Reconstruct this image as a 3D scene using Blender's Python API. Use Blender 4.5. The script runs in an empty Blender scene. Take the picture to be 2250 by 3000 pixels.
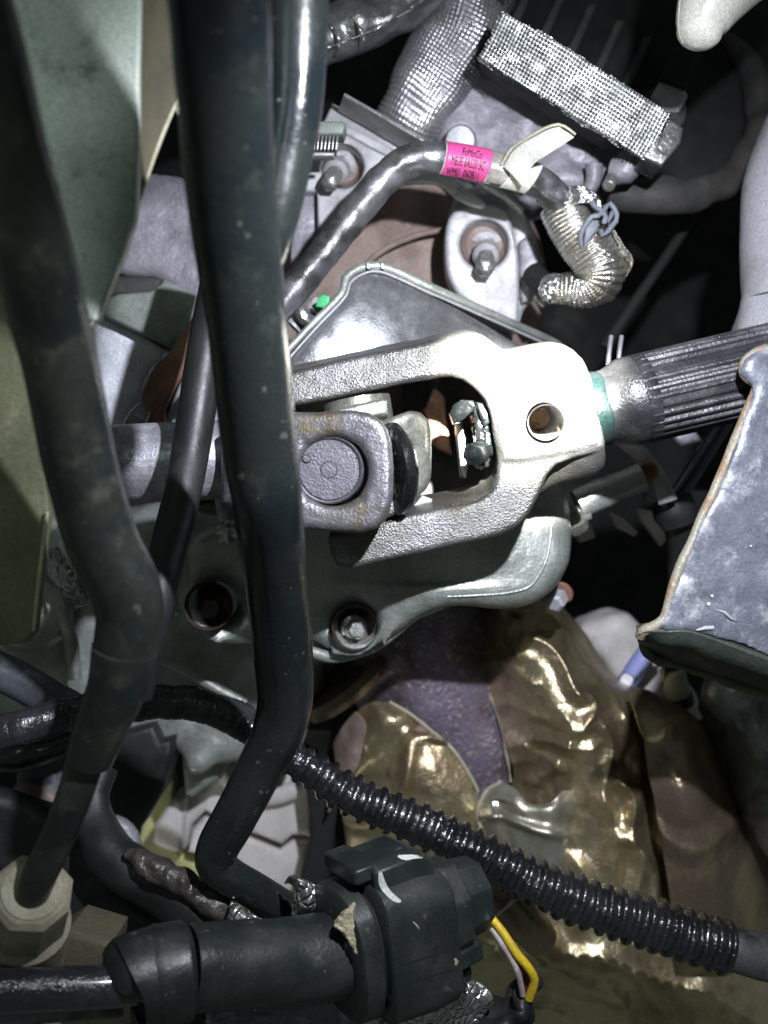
import bpy, bmesh, math, random
from mathutils import Vector, Matrix, noise
from mathutils.bvhtree import BVHTree
C = bpy.context
SC = C.scene
COL = SC.collection
D = 3.0                      # camera height above the plane of the steering joint; 1 unit = 10 cm

# ---------------------------------------------------------------- camera, world, lamps, exposure
cam = bpy.data.cameras.new('camera'); cam_o = bpy.data.objects.new('camera', cam); COL.objects.link(cam_o)
cam_o.location = (0, 0, D); cam.sensor_fit = 'VERTICAL'; cam.sensor_height = 36; cam.sensor_width = 27
cam.lens = 36; cam.clip_start = .05; cam.clip_end = 60
cam.dof.use_dof = True; cam.dof.focus_distance = D - .05; cam.dof.aperture_fstop = 1.1
SC.camera = cam_o
W = bpy.data.worlds.new('World'); SC.world = W; W.use_nodes = True
bg = W.node_tree.nodes['Background']; bg.inputs[0].default_value = (.74, .88, .82, 1); bg.inputs[1].default_value = .085
def spot(name, loc, target, power, angle, blend, size, col):
    l = bpy.data.lights.new(name, 'SPOT'); o = bpy.data.objects.new(name, l); COL.objects.link(o)
    o.location = loc; l.energy = power; l.spot_size = math.radians(angle); l.spot_blend = blend
    l.shadow_soft_size = size; l.color = col
    o.rotation_euler = (Vector(target) - Vector(loc)).to_track_quat('-Z', 'Y').to_euler()
    return o
LAMP = (.60, .98, 1.98)
spot('flashlight_spill', LAMP, (.25, .08, -.5), 540, 96, .85, .035, (.88, .91, 1.0))
spot('flashlight_beam', LAMP, (.44, .40, 0), 10500, 17, 1.0, .035, (1.0, .985, .90))
spot('daylight_fill', (-1.25, 1.0, 2.5), (-.80, .25, 0), 24, 80, 1.0, .28, (.84, 1.0, .92))  # soft fill added to brighten the left plate, representing daylight through the open hood
spot('daylight_under_car', (-1.7, -2.6, -.75), (-.50, -1.15, -1.6), 38, 40, .8, .25, (1.0, .98, .90))
SC.view_settings.view_transform = 'Standard'; SC.view_settings.look = 'None'
SC.view_settings.exposure = 0; SC.view_settings.gamma = 1
SC.cycles.max_bounces = 6; SC.cycles.use_denoising = True

# ---------------------------------------------------------------- helpers
def k(z): return (D - z) / D
def P(px, py, z): return Vector(((px - 1125) / 1000 * k(z), (1500 - py) / 1000 * k(z), z))
def cr(p0, p1, p2, p3, t):
    return [0.5 * ((2*b) + (-a + c)*t + (2*a - 5*b + 4*c - d)*t*t + (-a + 3*b - 3*c + d)*t**3) for a, b, c, d in zip(p0, p1, p2, p3)]
def spline(pts, n=8, closed=False):
    out = []; N = len(pts)
    if closed:
        for i in range(N):
            for j in range(n): out.append(cr(pts[i-1], pts[i], pts[(i+1) % N], pts[(i+2) % N], j/n))
        return out
    for i in range(N-1):
        a = pts[max(i-1, 0)]; d = pts[min(i+2, N-1)]
        for j in range(n): out.append(cr(a, pts[i], pts[i+1], d, j/n))
    out.append(list(pts[-1])); return out
def tag(o, label, cat, group=None, kind=None):
    if label: o['label'] = label
    if cat: o['category'] = cat
    if group: o['group'] = group
    if kind: o['kind'] = kind
    return o
def thing(name, label, cat, at, group=None):
    o = bpy.data.objects.new(name, None); COL.objects.link(o); o.location = P(*at); o.empty_display_size = .05
    return tag(o, label, cat, group)
def wloc(o):
    v = Vector(o.location)
    while o.parent: o = o.parent; v += o.location
    return v
def link(name, me, mat, parent=None, smooth=True, sharp=40):
    n = len(me.vertices)
    lo = Vector((min(v.co.x for v in me.vertices), min(v.co.y for v in me.vertices), min(v.co.z for v in me.vertices)))
    hi = Vector((max(v.co.x for v in me.vertices), max(v.co.y for v in me.vertices), max(v.co.z for v in me.vertices)))
    c = (lo + hi) / 2
    me.transform(Matrix.Translation(-c))
    me.materials.clear(); me.materials.append(mat)
    if smooth:
        me.polygons.foreach_set('use_smooth', [True]*len(me.polygons))
        if sharp < 180: me.set_sharp_from_angle(angle=math.radians(sharp))
    me.update()
    o = bpy.data.objects.new(name, me); COL.objects.link(o)
    if parent: o.parent = parent; o.location = c - wloc(parent)
    else: o.location = c
    return o
def mods(o, vox=0, smooth=0, disp=(), sub=0, solid=0, bevel=0):
    if vox:
        m = o.modifiers.new('remesh', 'REMESH'); m.mode = 'VOXEL'; m.voxel_size = vox; m.use_smooth_shade = True
    if smooth:
        m = o.modifiers.new('smooth', 'SMOOTH'); m.factor = .5; m.iterations = smooth
    if sub:
        m = o.modifiers.new('sub', 'SUBSURF'); m.levels = m.render_levels = sub
    for i, (st, sc) in enumerate(disp):
        t = bpy.data.textures.new('clouds', 'CLOUDS'); t.noise_scale = sc; t.noise_depth = 3
        m = o.modifiers.new('disp', 'DISPLACE'); m.texture = t; m.strength = st; m.mid_level = .5
    if solid:
        m = o.modifiers.new('solid', 'SOLIDIFY'); m.thickness = solid; m.offset = -1
    if bevel:
        m = o.modifiers.new('bevel', 'BEVEL'); m.width = bevel; m.segments = 2; m.limit_method = 'ANGLE'; m.angle_limit = math.radians(35)
    return o
def set_uv(me, uvs):
    l = me.uv_layers.new(name='UVMap')
    for lp in me.loops: l.data[lp.index].uv = uvs[lp.vertex_index]
class Path:
    """centre line with a frame: T along, N towards the camera side, B = T x N"""
    def __init__(s, pts, n=8):
        sp = spline(pts, n)
        s.c = [P(p[0], p[1], p[2]) for p in sp]; s.r = [p[3] / 1000 * k(p[2]) for p in sp]
        s.s = [0]
        for a, b in zip(s.c, s.c[1:]): s.s.append(s.s[-1] + (b - a).length)
        s.L = s.s[-1]
    def at(s, d):
        d = max(0, min(s.L, d)); i = 0
        lo, hi = 0, len(s.s) - 2
        while lo < hi:
            m = (lo + hi + 1) // 2
            if s.s[m] <= d: lo = m
            else: hi = m - 1
        i = lo; f = (d - s.s[i]) / max(1e-9, s.s[i+1] - s.s[i])
        return s.c[i].lerp(s.c[i+1], f), s.r[i] + (s.r[i+1] - s.r[i]) * f
    def tan(s, d):
        e = .004 * max(1, s.L)
        return (s.at(d + e)[0] - s.at(d - e)[0]).normalized()
def tube(name, pts, mat, parent=None, seg=32, ds=.02, rf=None, n=8, cap=True, wob=0, wsc=8, sharp=60, arc=None, grow=0, d0=0, d1=None, sect=None):
    """pts (px, py, z, radius px); rf(d, theta) scales the radius; arc=(a0,a1) builds only that part of the circumference"""
    pa = pts if isinstance(pts, Path) else Path(pts, n)
    d1 = pa.L if d1 is None else d1
    m = max(2, int((d1 - d0) / ds)); bm = bmesh.new(); rings = []; uv = []
    up = Vector((0, 0, 1)); T0 = pa.tan(d0); N = (up - T0 * up.dot(T0))
    if N.length < .1: N = Vector((0, 1, 0)) - T0 * T0.y
    N.normalize(); a0, a1 = arc if arc else (0, 2 * math.pi); cnt = seg if not arc else seg + 1
    for i in range(m + 1):
        d = d0 + (d1 - d0) * i / m; c, r = pa.at(d); r += grow; T = pa.tan(d)
        N = (N - T * N.dot(T)).normalized(); B = T.cross(N); ring = []
        for j in range(cnt):
            th = a0 + (a1 - a0) * j / seg
            rr = r * (rf(d, th) if rf else 1)
            q = (N * math.cos(th) + B * math.sin(th))
            if sect: q = q * sect(th, d)
            co = c + q * rr
            if wob: co += q * wob * noise.noise(co * wsc)
            ring.append(bm.verts.new(co)); uv.append((th * r, d))
        rings.append(ring)
    for a, b in zip(rings, rings[1:]):
        for j in range(cnt - (1 if arc else 0)):
            bm.faces.new((a[j], a[(j+1) % cnt], b[(j+1) % cnt], b[j]))
    if cap and not arc:
        bm.faces.new(rings[0][::-1]); bm.faces.new(rings[-1])
    bm.normal_update()
    me = bpy.data.meshes.new(name); bm.to_mesh(me); bm.free(); set_uv(me, uv)
    return link(name, me, mat, parent, sharp=sharp)
def lathe(name, a, b, prof, mat, parent=None, seg=32, sharp=35, rf=None, phase=0, cap=True):
    """profile [(t along a->b in units, radius)]"""
    a = Vector(a); ax = (Vector(b) - a).normalized()
    X = ax.orthogonal().normalized() if abs(ax.z) < .5 else (Vector((1, 0, 0)) - ax * ax.x).normalized()
    Y = ax.cross(X); bm = bmesh.new(); rings = []
    for t, r in prof:
        rings.append([bm.verts.new(a + ax * t + (X * math.cos(2*math.pi*j/seg + phase) + Y * math.sin(2*math.pi*j/seg + phase)) * max(r, 1e-4) * (rf(t, 2*math.pi*j/seg) if rf else 1)) for j in range(seg)])
    for p, q in zip(rings, rings[1:]):
        for j in range(seg): bm.faces.new((p[j], p[(j+1) % seg], q[(j+1) % seg], q[j]))
    if cap: bm.faces.new(rings[0][::-1]); bm.faces.new(rings[-1])
    bmesh.ops.recalc_face_normals(bm, faces=bm.faces)
    me = bpy.data.meshes.new(name); bm.to_mesh(me); bm.free()
    return link(name, me, mat, parent, sharp=sharp)
def slab_mesh(poly, z, th, bev=.01, holes=(), tilt=None, sm=0, shear=(0, 0), uvang=0, seg=3):
    cu = bpy.data.curves.new('c', 'CURVE'); cu.dimensions = '2D'; cu.fill_mode = 'BOTH'
    bev = min(bev, th * .45)
    cu.extrude = th / 2 - bev; cu.bevel_depth = bev; cu.bevel_resolution = seg; cu.offset = -bev
    loops = [spline(poly, sm, True) if sm else poly] + [list(h) for h in holes]
    for lp in loops:
        s = cu.splines.new('POLY'); s.points.add(len(lp) - 1); s.use_cyclic_u = True
        for q, (x, y) in zip(s.points, lp):
            w = P(x, y, z); q.co = (w.x, w.y, 0, 1)
    o = bpy.data.objects.new('c', cu); me = bpy.data.meshes.new_from_object(o)
    bpy.data.objects.remove(o); bpy.data.curves.remove(cu)
    bm = bmesh.new(); bm.from_mesh(me); bmesh.ops.remove_doubles(bm, verts=bm.verts, dist=1e-5); bm.to_mesh(me); bm.free()
    uv = []
    ca, sa = math.cos(uvang), math.sin(uvang)
    for v in me.vertices:
        v.co.z += z - th / 2
        d = z - v.co.z; v.co.x += shear[0] * d; v.co.y += shear[1] * d
        if tilt:
            dz = tilt(v.co.x, v.co.y); f = k(z + dz) / k(z)
            v.co.x *= f; v.co.y *= f; v.co.z += dz
        uv.append((v.co.x * ca + v.co.y * sa, -v.co.x * sa + v.co.y * ca + d))
    while me.uv_layers: me.uv_layers.remove(me.uv_layers[0])
    set_uv(me, uv)
    return me
def slab(name, poly, z, th, mat, parent=None, vox=0, smooth=0, disp=(), sharp=35, **kw):
    me = slab_mesh(poly, z, th, **kw)
    return mods(link(name, me, mat, parent, sharp=sharp), vox, smooth, disp)
def join(meshes):
    bm = bmesh.new()
    for m in meshes: bm.from_mesh(m); bpy.data.meshes.remove(m)
    me = bpy.data.meshes.new('j'); bm.to_mesh(me); bm.free(); return me
def circ(px, py, r, n=40, ry=None):
    ry = ry or r
    return [(px + r * math.cos(2*math.pi*i/n), py + ry * math.sin(2*math.pi*i/n)) for i in range(n)]
def sheet(name, rows, mat, parent=None, nu=10, nv=10, solid=.01, wr=None, sharp=180):
    """rows of control points (px, py, z); bicubic surface; wr(u, v, co) -> displacement in z"""
    R = [spline(r, nu) for r in rows]
    cols = list(zip(*R)); Cc = [spline([list(p) for p in c], nv) for c in cols]
    nx, ny = len(Cc), len(Cc[0]); bm = bmesh.new(); g = []
    for i in range(nx):
        col = []
        for j in range(ny):
            p = Cc[i][j]; co = P(*p)
            if wr: co.z += wr(i/(nx-1), j/(ny-1), co)
            col.append(bm.verts.new(co))
        g.append(col)
    uv = [(i / nx, j / ny) for i in range(nx) for j in range(ny)]
    for i in range(nx-1):
        for j in range(ny-1): bm.faces.new((g[i][j], g[i+1][j], g[i+1][j+1], g[i][j+1]))
    bm.normal_update()
    if sum(f.normal.z for f in bm.faces) < 0: bmesh.ops.reverse_faces(bm, faces=bm.faces)
    me = bpy.data.meshes.new(name); bm.to_mesh(me); bm.free(); set_uv(me, uv)
    return mods(link(name, me, mat, parent, sharp=sharp), solid=solid)
def ridged(co, s, oct=3):
    v = 0; a = 1; t = 0
    for i in range(oct):
        v += a * (1 - abs(noise.noise(co * s + Vector((i*7.3, 1.7, 3.1))) * 2)); t += a; a *= .5; s *= 2.1
    return v / t
def crumple(co, s):
    d = noise.voronoi(co * s)[0]
    return (d[1] - d[0])
def bvh(o):
    M = Matrix.Translation(wloc(o)); me = o.data
    return BVHTree.FromPolygons([M @ v.co for v in me.vertices], [p.vertices[:] for p in me.polygons])
def decal(name, target, outline, mat, parent, eps=.0025, n=6):
    """a thin patch of paint that lies on TARGET; strips given as [(px,py,halfwidth px)]"""
    ts = [bvh(q) for q in target]; bm = bmesh.new(); rows = []
    sp = spline(outline, n)
    for i, p in enumerate(sp):
        a = sp[max(0, i-1)]; b = sp[min(len(sp)-1, i+1)]
        dx, dy = b[0]-a[0], b[1]-a[1]; L = math.hypot(dx, dy) or 1
        row = []
        for q in (-1, -.33, .33, 1):
            x = p[0] - dy / L * p[2] * q; y = p[1] + dx / L * p[2] * q
            d = (P(x, y, 0) - Vector((0, 0, D))).normalized()
            hs = [h for h in (q.ray_cast(Vector((0, 0, D)), d) for q in ts) if h[0] is not None]
            if not hs: row = None; break
            h = min(hs, key=lambda h: h[3])
            row.append(bm.verts.new(h[0] - d * eps))
        if row: rows.append(row)
    for a, b in zip(rows, rows[1:]):
        for j in range(3): bm.faces.new((a[j], a[j+1], b[j+1], b[j]))
    if not rows: bm.free(); return
    me = bpy.data.meshes.new(name); bm.to_mesh(me); bm.free()
    return link(name, me, mat, parent)

# ---------------------------------------------------------------- materials
def mat(name, col, rough=.5, metal=0, col2=None, cs=5, c0=.42, c1=.62, col3=None, cs3=18, c30=.58, c31=.66,
        bump=0, bs=60, bump2=0, bs2=12, rv=.15, coat=0, weave=None, spec=.5, dist=0, streak=None, vor=0, fleck=None):
    m = bpy.data.materials.new(name); m.use_nodes = True; nt = m.node_tree; N = nt.nodes; Lk = nt.links
    b = N['Principled BSDF']; tc = N.new('ShaderNodeTexCoord')
    def noise_n(scale, det=6, rough_=.6, vec=None):
        n = N.new('ShaderNodeTexNoise'); n.inputs['Scale'].default_value = scale; n.inputs['Detail'].default_value = det
        n.inputs['Roughness'].default_value = rough_; n.inputs['Distortion'].default_value = dist
        Lk.new(vec or tc.outputs['Object'], n.inputs['Vector']); return n
    def ramp(src, a, c):
        r = N.new('ShaderNodeMapRange'); r.inputs['From Min'].default_value = a; r.inputs['From Max'].default_value = c
        r.interpolation_type = 'SMOOTHSTEP'; Lk.new(src, r.inputs['Value']); return r.outputs[0]
    def mix(f, a, c):
        x = N.new('ShaderNodeMix'); x.data_type = 'RGBA'; Lk.new(f, x.inputs[0])
        for v, i in ((a, 6), (c, 7)):
            if isinstance(v, tuple): x.inputs[i].default_value = (*v, 1)
            else: Lk.new(v, x.inputs[i])
        return x.outputs[2]
    cur = tuple(col)
    if col2: cur = mix(ramp(noise_n(cs).outputs['Fac'], c0, c1), cur, tuple(col2))
    if col3: cur = mix(ramp(noise_n(cs3, 8, .7).outputs['Fac'], c30, c31), cur, tuple(col3))
    if fleck:
        for sc_, th_, fc in fleck:
            cur = mix(ramp(noise_n(sc_, 2, .5).outputs['Fac'], th_, th_ + .02), cur, fc)
    # fine speckle of dust so that nothing is one flat colour
    sp = noise_n(140, 3, .7); f = ramp(sp.outputs['Fac'], .3, .75)
    mm = N.new('ShaderNodeMix'); mm.data_type = 'RGBA'; mm.blend_type = 'MULTIPLY'; mm.inputs[0].default_value = 1
    g = N.new('ShaderNodeMapRange'); g.inputs['To Min'].default_value = .78; g.inputs['To Max'].default_value = 1.2
    Lk.new(f, g.inputs['Value'])
    if isinstance(cur, tuple): mm.inputs[6].default_value = (*cur, 1)
    else: Lk.new(cur, mm.inputs[6])
    Lk.new(g.outputs[0], mm.inputs[7]); Lk.new(mm.outputs[2], b.inputs['Base Color'])
    b.inputs['Metallic'].default_value = metal; b.inputs['Specular IOR Level'].default_value = spec
    rr = N.new('ShaderNodeMapRange'); rr.inputs['To Min'].default_value = max(.03, rough - rv); rr.inputs['To Max'].default_value = min(1, rough + rv)
    Lk.new(noise_n(cs * 1.7).outputs['Fac'], rr.inputs['Value']); Lk.new(rr.outputs[0], b.inputs['Roughness'])
    rr.inputs['From Min'].default_value = .3; rr.inputs['From Max'].default_value = .7
    if coat: b.inputs['Coat Weight'].default_value = coat; b.inputs['Coat Roughness'].default_value = .12
    prev = None
    def addbump(h, dist_, st=1.0):
        nonlocal prev
        n = N.new('ShaderNodeBump'); n.inputs['Strength'].default_value = st; n.inputs['Distance'].default_value = dist_
        Lk.new(h, n.inputs['Height'])
        if prev: Lk.new(prev, n.inputs['Normal'])
        prev = n.outputs[0]
    if bump2: addbump(noise_n(bs2, 4).outputs['Fac'], bump2)
    if bump: addbump(noise_n(bs, 3, .55).outputs['Fac'], bump * .5)
    if vor:
        v = N.new('ShaderNodeTexVoronoi'); v.feature = 'DISTANCE_TO_EDGE'; v.inputs['Scale'].default_value = vor
        Lk.new(tc.outputs['Object'], v.inputs['Vector']); addbump(ramp(v.outputs['Distance'], 0, .25), .006)
    if weave:
        fu, fv, dep = weave
        nz = noise_n(14, 2); sub = N.new('ShaderNodeVectorMath'); sub.operation = 'MULTIPLY_ADD'
        Lk.new(nz.outputs['Color'], sub.inputs[0]); sub.inputs[1].default_value = (.012, .012, .0); Lk.new(tc.outputs['UV'], sub.inputs[2])
        sx = N.new('ShaderNodeSeparateXYZ'); Lk.new(sub.outputs[0], sx.inputs[0])
        def sn(o, f):
            a = N.new('ShaderNodeMath'); a.operation = 'MULTIPLY'; a.inputs[1].default_value = f; Lk.new(o, a.inputs[0])
            s_ = N.new('ShaderNodeMath'); s_.operation = 'SINE'; Lk.new(a.outputs[0], s_.inputs[0]); 
            q = N.new('ShaderNodeMath'); q.operation = 'ABSOLUTE'; Lk.new(s_.outputs[0], q.inputs[0]); return q.outputs[0]
        a, c = sn(sx.outputs[0], fu), sn(sx.outputs[1], fv)
        mu = N.new('ShaderNodeMath'); mu.operation = 'MULTIPLY'; Lk.new(a, mu.inputs[0]); Lk.new(c, mu.inputs[1])
        addbump(mu.outputs[0], dep)
    if streak:   # long scratches / brushed lines along x, y or z
        mp = N.new('ShaderNodeMapping'); mp.inputs['Scale'].default_value = streak; Lk.new(tc.outputs['Object'], mp.inputs['Vector'])
        addbump(noise_n(1, 4, .6, mp.outputs[0]).outputs['Fac'], .003)
    if prev: Lk.new(prev, b.inputs['Normal'])
    return m
M = {}
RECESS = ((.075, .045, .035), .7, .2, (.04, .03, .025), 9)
def dm(key, *a, **kw): M[key] = mat(key, *a, **kw)
dm('forged_steel', (.22, .22, .222), .40, .75, (.16, .158, .145), 6, col3=(.11, .095, .06), cs3=9, c30=.56, c31=.70, bump=.006, bs=160, bump2=.002, bs2=22)
dm('ear_steel', (.21, .205, .225), .42, .65, (.15, .145, .155), 7, col3=(.16, .135, .09), cs3=7, c30=.52, c31=.66, bump=.0032, bs=120, bump2=.0015, bs2=30)
dm('cap_steel', (.155, .15, .17), .5, .6, (.12, .115, .13), 9, col3=(.28, .23, .12), cs3=12, c30=.6, c31=.7, bump=.004, bs=130)
dm('bearing_steel', (.55, .56, .50), .33, .8, (.40, .40, .33), 8, bump=.003, bs=90)
dm('shaft_grey', (.34, .34, .38), .42, .55, (.50, .50, .54), 9, c0=.5, c1=.6, bump=.003, bs=120, streak=(1.5, 26, 26))
dm('spline_steel', (.05, .052, .058), .38, .6, (.11, .11, .115), 8, col3=(.35, .35, .36), cs3=60, c30=.70, c31=.74, bump=.004, bs=120)
dm('teal_grease', (.008, .02, .02), .35, .1, (.016, .026, .026), 14, bump=.004, bs=60, coat=.4)
dm('grease', (.006, .008, .009), .22, .1, (.016, .018, .018), 16, bump=.01, bs=40, coat=.8)
dm('aluminium', (.46, .46, .48), .55, .3, (.36, .36, .37), 7, col3=(.22, .20, .15), cs3=16, c30=.62, c31=.72, bump=.003, bs=110)
dm('casting_violet', (.28, .27, .305), .55, .25, (.16, .155, .18), 4, bump=.002, bs=90, bump2=.02, bs2=5)
dm('granular_aluminium', (.72, .73, .80), .45, .25, (.58, .59, .65), 9, bump=.004, bs=110)
dm('green_casting', (.22, .25, .22), .6, .2, (.16, .17, .15), 5, bump=.003, bs=90)
dm('cover_steel', (.25, .255, .265), .30, .6, (.19, .195, .205), 8, col3=(.4, .4, .4), cs3=70, c30=.68, c31=.72, bump=.0012, bs=140)
dm('exhaust_cover', (.42, .445, .42), .40, .5, (.31, .33, .30), 5, col3=(.08, .08, .07), cs3=9, c30=.66, c31=.72, bump=.003, bs=80, bump2=.012, bs2=6)
dm('rust_plate', (.26, .20, .17), .7, .1, (.19, .14, .12), 6, col3=(.34, .29, .25), cs3=20, c30=.6, c31=.7, bump=.006, bs=60)
dm('rust', (.20, .10, .07), .75, .1, (.30, .17, .11), 9, col3=(.42, .34, .26), cs3=24, c30=.6, c31=.7, bump=.006, bs=80)
dm('orange_rust', (.15, .085, .035), .8, 0, (.12, .08, .05), 30, bump=.01, bs=90)
dm('purple_steel', (.24, .20, .27), .38, .5, (.15, .10, .115), 5, col3=(.50, .43, .43), cs3=42, c30=.54, c31=.66, bump=.012, bs=60)
dm('gold_foil', (.70, .60, .39), .38, .90, (.44, .35, .22), 3, col3=(.36, .22, .11), cs3=12, c30=.60, c31=.72, bump=.005, bs=60, bump2=.009, bs2=11)
dm('brown_foil', (.24, .18, .135), .33, .75, (.40, .32, .20), 3, col3=(.36, .27, .20), cs3=4, c30=.62, c31=.66, bump=.003, bs=70, bump2=.008, bs2=6)
dm('pale_foil', (.50, .49, .42), .32, .75, (.36, .34, .27), 6, col3=(.30, .16, .08), cs3=9, c30=.64, c31=.74, bump=.003, bs=70)
dm('silver_foil', (.62, .63, .62), .24, .9, (.45, .46, .45), 9, bump=.006, bs=40, vor=30)
dm('dark_foil', (.30, .31, .31), .34, .75, (.16, .16, .17), 7, bump=.008, bs=20, bump2=.01, bs2=12)
dm('woven_foil', (.34, .35, .345), .30, .9, (.20, .205, .20), 6, vor=0, bump=.004, bs=90)
dm('woven_foil_dim', (.46, .46, .48), .33, .75, (.28, .28, .29), 5, vor=0, bump=.004, bs=60)
dm('ribbed_foil', (.62, .61, .57), .25, .92, (.42, .40, .34), 8, weave=(330, 1, .004), bump=.006, bs=60)
dm('black_pipe', (.008, .011, .013), .23, 0, (.015, .018, .017), 3, col3=(.032, .036, .031), cs3=9, c30=.55, c31=.75, bump=.002, bs=60, spec=.5, fleck=((75, .755, (.16, .165, .145)), (24, .70, (.06, .065, .055))))
dm('dusty_pipe', (.014, .018, .017), .34, 0, (.028, .031, .025), 4, col3=(.07, .072, .055), cs3=9, c30=.52, c31=.72, bump=.002, bs=60, fleck=((75, .755, (.16, .165, .145)), (24, .70, (.06, .065, .055))))
dm('black_hose', (.17, .172, .18), .38, .6, (.06, .06, .06), 8, col3=(.14, .13, .10), cs3=14, c30=.64, c31=.74, bump=.002, bs=100)
dm('tape_black', (.022, .022, .027), .26, 0, (.035, .035, .04), 8, bump=.007, bs=80, coat=.6)
dm('conduit_black', (.008, .008, .011), .2, 0, (.016, .016, .019), 6, col3=(.10, .10, .11), cs3=26, c30=.66, c31=.72, bump=.016, bs=50, coat=1.0)
dm('black_rubber', (.011, .012, .013), .5, 0, (.02, .02, .02), 6, col3=(.08, .075, .06), cs3=30, c30=.66, c31=.72, bump=.003, bs=50)
dm('connector_plastic', (.014, .018, .018), .42, 0, (.028, .032, .030), 4, col3=(.085, .085, .07), cs3=13, c30=.60, c31=.74, bump=.002, bs=80, fleck=((75, .755, (.16, .165, .145)), (24, .70, (.06, .065, .055))))
dm('white_mark', (.52, .56, .50), .7, 0, (.40, .43, .38), 30, bump=.002, bs=90)
dm('dried_mud', (.55, .50, .34), .9, 0, (.30, .27, .18), 20, bump=.02, bs=40)
dm('beige_dust', (.33, .305, .22), .85, 0, (.24, .22, .16), 7, bump=.004, bs=50)
dm('olive_plate', (.13, .135, .075), .65, .1, (.09, .095, .055), 4, col3=(.19, .18, .11), cs3=12, c30=.58, c31=.72, bump=.003, bs=60)
dm('green_plate', (.58, .64, .57), .62, .05, (.44, .50, .43), 3, col3=(.18, .22, .20), cs3=7, c30=.56, c31=.72, bump=.003, bs=60)
dm('brown_shade_and_block', (.10, .088, .055), .75, 0, (.075, .068, .045), 5, bump=.004, bs=50)  # brown of the block, also the pipe shadow painted beside the green plate
dm('edge_cream', (.42, .40, .30), .7, .1, (.33, .31, .22), 10, bump=.003, bs=60)
dm('bracket_paint', (.15, .16, .195), .42, .3, (.085, .09, .11), 6, col3=(.34, .35, .38), cs3=11, c30=.48, c31=.68, bump=.0015, bs=80, bump2=.006, bs2=7)
dm('bracket_edge', (.27, .255, .20), .6, .2, (.24, .16, .10), 12, col3=(.16, .17, .17), cs3=8, bump=.006, bs=60)
dm('dark_fold', (.035, .045, .038), .5, .2, (.055, .06, .05), 7, bump=.004, bs=60)
dm('white_plastic', (.56, .56, .50), .30, 0, (.48, .48, .42), 4, col3=(.36, .34, .27), cs3=8, c30=.6, c31=.75, bump=.001, bs=80, bump2=.008, bs2=5)
dm('grey_plastic', (.27, .27, .29), .55, 0, (.21, .21, .22), 5, col3=(.14, .14, .14), cs3=20, c30=.62, c31=.72, bump=.003, bs=70)
dm('clip_grey', (.15, .165, .20), .6, 0, (.12, .13, .155), 20, bump=.002, bs=80)
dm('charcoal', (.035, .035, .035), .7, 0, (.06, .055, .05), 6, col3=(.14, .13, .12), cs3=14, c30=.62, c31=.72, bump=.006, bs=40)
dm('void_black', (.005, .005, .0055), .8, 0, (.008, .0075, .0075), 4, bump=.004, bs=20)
dm('pink_label', (.62, .075, .27), .45, 0, (.52, .06, .22), 9, bump=.001, bs=60)
dm('ink', (.012, .008, .012), .6)
dm('label_white', (.58, .58, .53), .55, 0, (.48, .48, .42), 7, col3=(.30, .28, .22), cs3=26, c30=.66, c31=.72, bump=.001, bs=80)
dm('clear_film', (.24, .22, .20), .35, 0, (.32, .29, .26), 14, bump=.004, bs=60)
dm('green_tape', (.03, .42, .14), .5, 0, (.02, .32, .10), 12)
dm('zinc', (.60, .60, .58), .30, .85, (.42, .42, .40), 12, bump=.003, bs=70)
dm('yellow_wire', (.70, .50, .02), .40, 0, (.55, .38, .02), 12, bump=.001, bs=60)
dm('pinkish_wire', (.46, .40, .38), .5, 0, (.30, .24, .24), 14, bump=.001, bs=60)
dm('brown_wire', (.12, .03, .02), .5)
dm('yellow_green', (.50, .52, .24), .7, 0, (.40, .41, .19), 8, bump=.003, bs=40)
dm('beige_casting', (.60, .57, .56), .65, .05, (.50, .475, .465), 5, bump=.004, bs=60)
dm('blue_tube', (.26, .28, .60), .5, 0, (.20, .22, .46), 6)
dm('blue_black', (.06, .06, .11), .22, .3, (.04, .04, .06), 6, coat=.5)
dm('cream_plastic', (.48, .48, .34), .6, 0, (.38, .38, .27), 8, bump=.002, bs=60)
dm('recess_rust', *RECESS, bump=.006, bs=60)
dm('crinkled', (.03, .027, .024), .4, 0, (.06, .052, .045), 9, col3=(.16, .14, .12), cs3=30, c30=.6, c31=.7, bump=.02, bs=34)
dm('black_matte', (.008, .009, .010), .5, 0, (.014, .015, .015), 6, bump=.002, bs=60)
dm('scuff', (.32, .33, .36), .6, .2, (.24, .25, .28), 20)
# ================================================================ the setting
def bulkhead():
    me = bpy.data.meshes.new('bulkhead'); bm = bmesh.new(); n = 40
    g = [[bm.verts.new((-5 + 10*i/n, -6 + 12*j/n, -2.9 + .35*noise.noise(Vector((i*.35, j*.35, 0))))) for j in range(n+1)] for i in range(n+1)]
    for i in range(n):
        for j in range(n): bm.faces.new((g[i][j], g[i+1][j], g[i+1][j+1], g[i][j+1]))
    bm.to_mesh(me); bm.free()
    tag(link('wall', me, M['void_black'], sharp=180), None, None, kind='structure')
bulkhead()

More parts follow.
